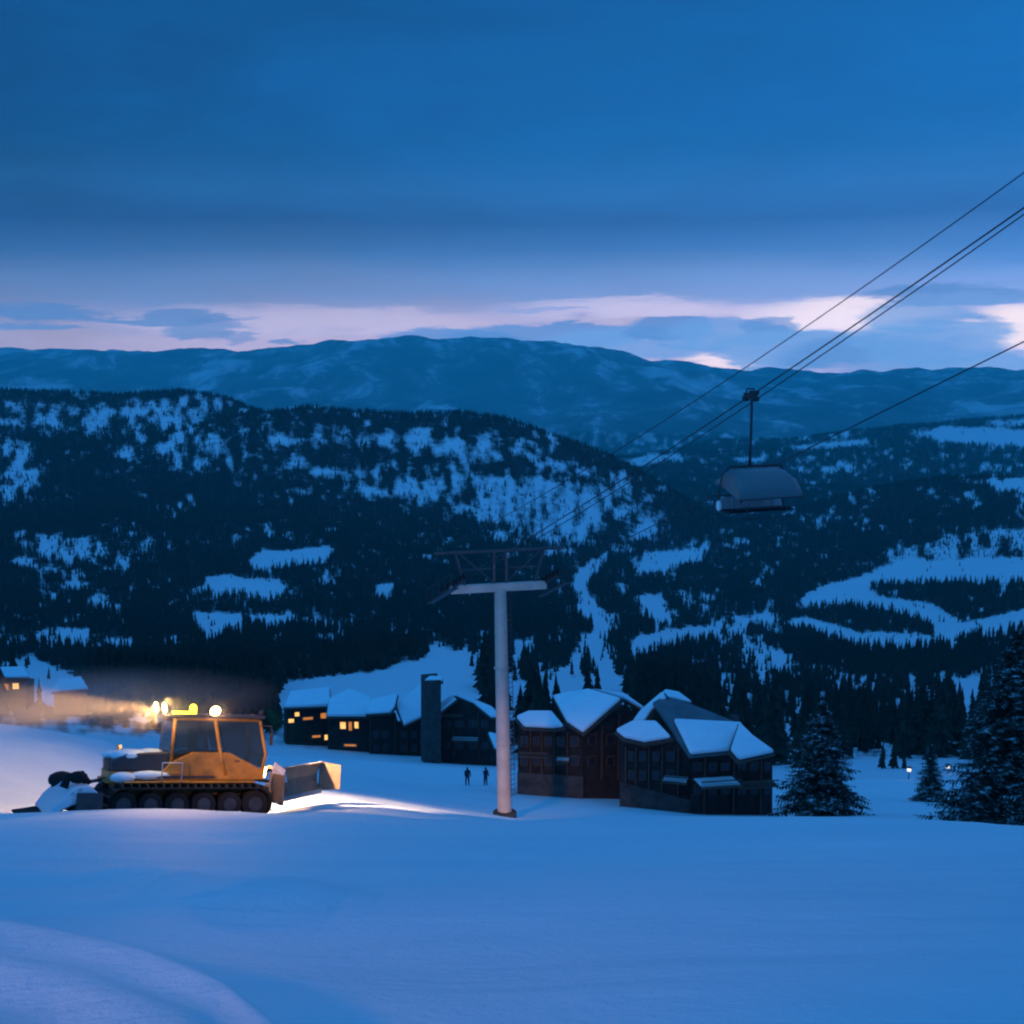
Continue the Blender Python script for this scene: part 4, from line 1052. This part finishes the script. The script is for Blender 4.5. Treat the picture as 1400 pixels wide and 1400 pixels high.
st = [(490, lin(180, 172, 208)), (458, lin(184, 172, 208)), (436, lin(158, 160, 204)), (408, lin(118, 146, 202)), (380, lin(100, 138, 198)), (345, lin(60, 114, 180)), (305, lin(34, 95, 162)), (262, lin(32, 103, 172)), (215, lin(16, 98, 168)), (150, lin(2, 95, 166)), (60, lin(0, 93, 162)), (0, lin(0, 90, 158))]
stops = [(max(0, ey(y)) / EM, c) for y, c in st]; stops = [(0, lin(186, 176, 214))] + stops[1:]
ZEN = (.028, .17, .52)
stops += [(.62, (.02, .14, .46)), (1, ZEN)]
base_col = ramp(nt, math_(nt, 'DIVIDE', el2, EM, clamp=True), stops)
# left-to-right brightening of the cloud deck, as the deck thins to the right
k = math_(nt, 'MULTIPLY_ADD', az, .70, math_(nt, 'MULTIPLY_ADD', n2, .62, math_(nt, 'MULTIPLY_ADD', n1, .22, .52))); 
k = math_(nt, 'MINIMUM', math_(nt, 'MAXIMUM', k, .50), 1.25)
vm = N(nt, 'ShaderNodeVectorMath', operation='SCALE'); L(nt, base_col, vm.inputs[0]); L(nt, k, vm.inputs['Scale']); cur = vm.outputs[0]
n3 = noise(nt, 5, 6, .7, cz.outputs[0], .2); n1 = math_(nt, 'ADD', n1, math_(nt, 'MULTIPLY', math_(nt, 'SUBTRACT', n3, .5), .45))
azn = math_(nt, 'ADD', az, math_(nt, 'MULTIPLY', math_(nt, 'SUBTRACT', n1, .5), .075)); eln = math_(nt, 'ADD', el, math_(nt, 'MULTIPLY', math_(nt, 'SUBTRACT', n1, .5), .030))
def blob(cur, x, y, rx, ry, col, soft=.5, amt=1):
    a0 = math.atan((x - 700) / F); e0 = ey(y)
    dx = math_(nt, 'DIVIDE', math_(nt, 'SUBTRACT', azn, a0), rx / F); dy = math_(nt, 'DIVIDE', math_(nt, 'SUBTRACT', eln, e0), ry / F)
    r2 = math_(nt, 'ADD', math_(nt, 'MULTIPLY', dx, dx), math_(nt, 'MULTIPLY', dy, dy))
    mr = N(nt, 'ShaderNodeMapRange', interpolation_type='SMOOTHSTEP'); L(nt, r2, mr.inputs['Value']); mr.inputs['From Min'].default_value = 1 + soft; mr.inputs['From Max'].default_value = 1 - soft
    mr.inputs['To Min'].default_value = 0; mr.inputs['To Max'].default_value = amt
    mx = N(nt, 'ShaderNodeMix', data_type='RGBA'); L(nt, mr.outputs[0], mx.inputs[0]); L(nt, cur, mx.inputs[6]); mx.inputs[7].default_value = (*lin(*col), 1)
    return mx.outputs[2]
B1, B2, B3 = (84, 124, 182), (102, 148, 208), (82, 130, 194)
for x, y, rx, ry, c, s, a in [
    (1150, 434, 120, 22, (238, 222, 236), .9, .95), (1385, 450, 60, 26, (245, 226, 232), .8, .95), (985, 492, 55, 10, (240, 218, 228), .6, .9), (880, 424, 170, 14, (206, 196, 228), .9, .7), (450, 440, 240, 18, (206, 192, 220), .95, .5),
    (60, 431, 90, 10, B1, .5, .9), (60, 449, 62, 6, B1, .6, .8), (245, 436, 100, 7, B1, .5, .85), (285, 451, 42, 12, B1, .5, .75), (335, 460, 24, 7, B1, .6, .6), (402, 465, 24, 4, B1, .5, .8), (740, 424, 60, 4, (130, 150, 205), .7, .7),
    (620, 462, 100, 12, B3, .4, .85), (740, 462, 130, 20, B3, .3, .85), (850, 474, 120, 22, B2, .35, .85), (905, 452, 55, 17, B3, .3, .85), (990, 458, 90, 20, B2, .3, .85), (1050, 446, 40, 12, B3, .35, .7), (1100, 478, 130, 24, B2, .35, .9), (1190, 486, 110, 26, B3, .4, .7), (1260, 470, 100, 30, B2, .35, .85), (1290, 408, 110, 13, B3, .4, .85), (1250, 436, 60, 22, B2, .5, .8), (1360, 500, 160, 16, B2, .5, .9), (1340, 412, 60, 10, (110, 150, 210), .5, .7)]:
    cur = blob(cur, x, y, rx, ry, c, s, a)
# unseen sky behind the viewpoint, made brighter to light the snow
kb = math_(nt, 'MULTIPLY_ADD', sp.outputs[1], -.9, .0, clamp=True)
vb = N(nt, 'ShaderNodeVectorMath', operation='SCALE'); L(nt, cur, vb.inputs[0]); L(nt, math_(nt, 'ADD', 1, math_(nt, 'MULTIPLY', kb, .8)), vb.inputs['Scale']); cur = vb.outputs[0]
# the sky is seen through the haze: brighten it by what the air takes away
pth = math_(nt, 'MINIMUM', HZR * 1.03, math_(nt, 'DIVIDE', HZT, math_(nt, 'MAXIMUM', el, .001)))
tr_ = math_(nt, 'EXPONENT', math_(nt, 'MULTIPLY', pth, -HZD))
v1 = N(nt, 'ShaderNodeVectorMath', operation='SCALE'); v1.inputs[0].default_value = AIR; L(nt, math_(nt, 'SUBTRACT', 1, tr_), v1.inputs['Scale'])
v2 = N(nt, 'ShaderNodeVectorMath', operation='SUBTRACT'); L(nt, cur, v2.inputs[0]); L(nt, v1.outputs[0], v2.inputs[1])
v3 = N(nt, 'ShaderNodeVectorMath', operation='SCALE'); L(nt, v2.outputs[0], v3.inputs[0]); L(nt, math_(nt, 'DIVIDE', 1, tr_), v3.inputs['Scale'])
v4 = N(nt, 'ShaderNodeVectorMath', operation='MAXIMUM'); L(nt, v3.outputs[0], v4.inputs[0]); v4.inputs[1].default_value = (.002, .02, .06); cur = v4.outputs[0]
bg = N(nt, 'ShaderNodeBackground'); L(nt, cur, bg.inputs[0]); bg.inputs[1].default_value = 1.0
sky = N(nt, 'ShaderNodeTexSky', sky_type='NISHITA'); sky.sun_disc = False; sky.sun_elevation = R(-3); sky.sun_rotation = R(25)
bg2 = N(nt, 'ShaderNodeBackground'); L(nt, sky.outputs[0], bg2.inputs[0]); bg2.inputs[1].default_value = .05
ad = N(nt, 'ShaderNodeAddShader'); L(nt, bg.outputs[0], ad.inputs[0]); L(nt, bg2.outputs[0], ad.inputs[1]); L(nt, ad.outputs[0], out.inputs[0])

sl = bpy.data.lights.new('sun', 'SUN'); sl.energy = 1.02; sl.angle = R(70); sl.color = (.02, .37, 1.0)
so = bpy.data.objects.new('sun', sl); COL.objects.link(so); so.rotation_euler = (R(52), 0, R(-62))

# ------------------------------------------------------------------ camera and render settings
cam = bpy.data.cameras.new('camera'); cam.sensor_width = 36; cam.angle = R(45); cam.clip_start = .1; cam.clip_end = 200000
co = bpy.data.objects.new('camera', cam); COL.objects.link(co); co.location = (0, 0, 0); co.rotation_euler = (R(90) - PITCH, 0, 0); S.camera = co
S.view_settings.view_transform = 'Standard'; S.view_settings.look = 'None'; S.view_settings.exposure = 0; S.view_settings.gamma = 1
S.render.engine = 'CYCLES'; S.cycles.use_denoising = True; S.cycles.filter_width = 2.2
S.cycles.max_bounces = 5; S.cycles.diffuse_bounces = 2; S.cycles.glossy_bounces = 2; S.cycles.volume_bounces = 1; S.cycles.transparent_max_bounces = 12
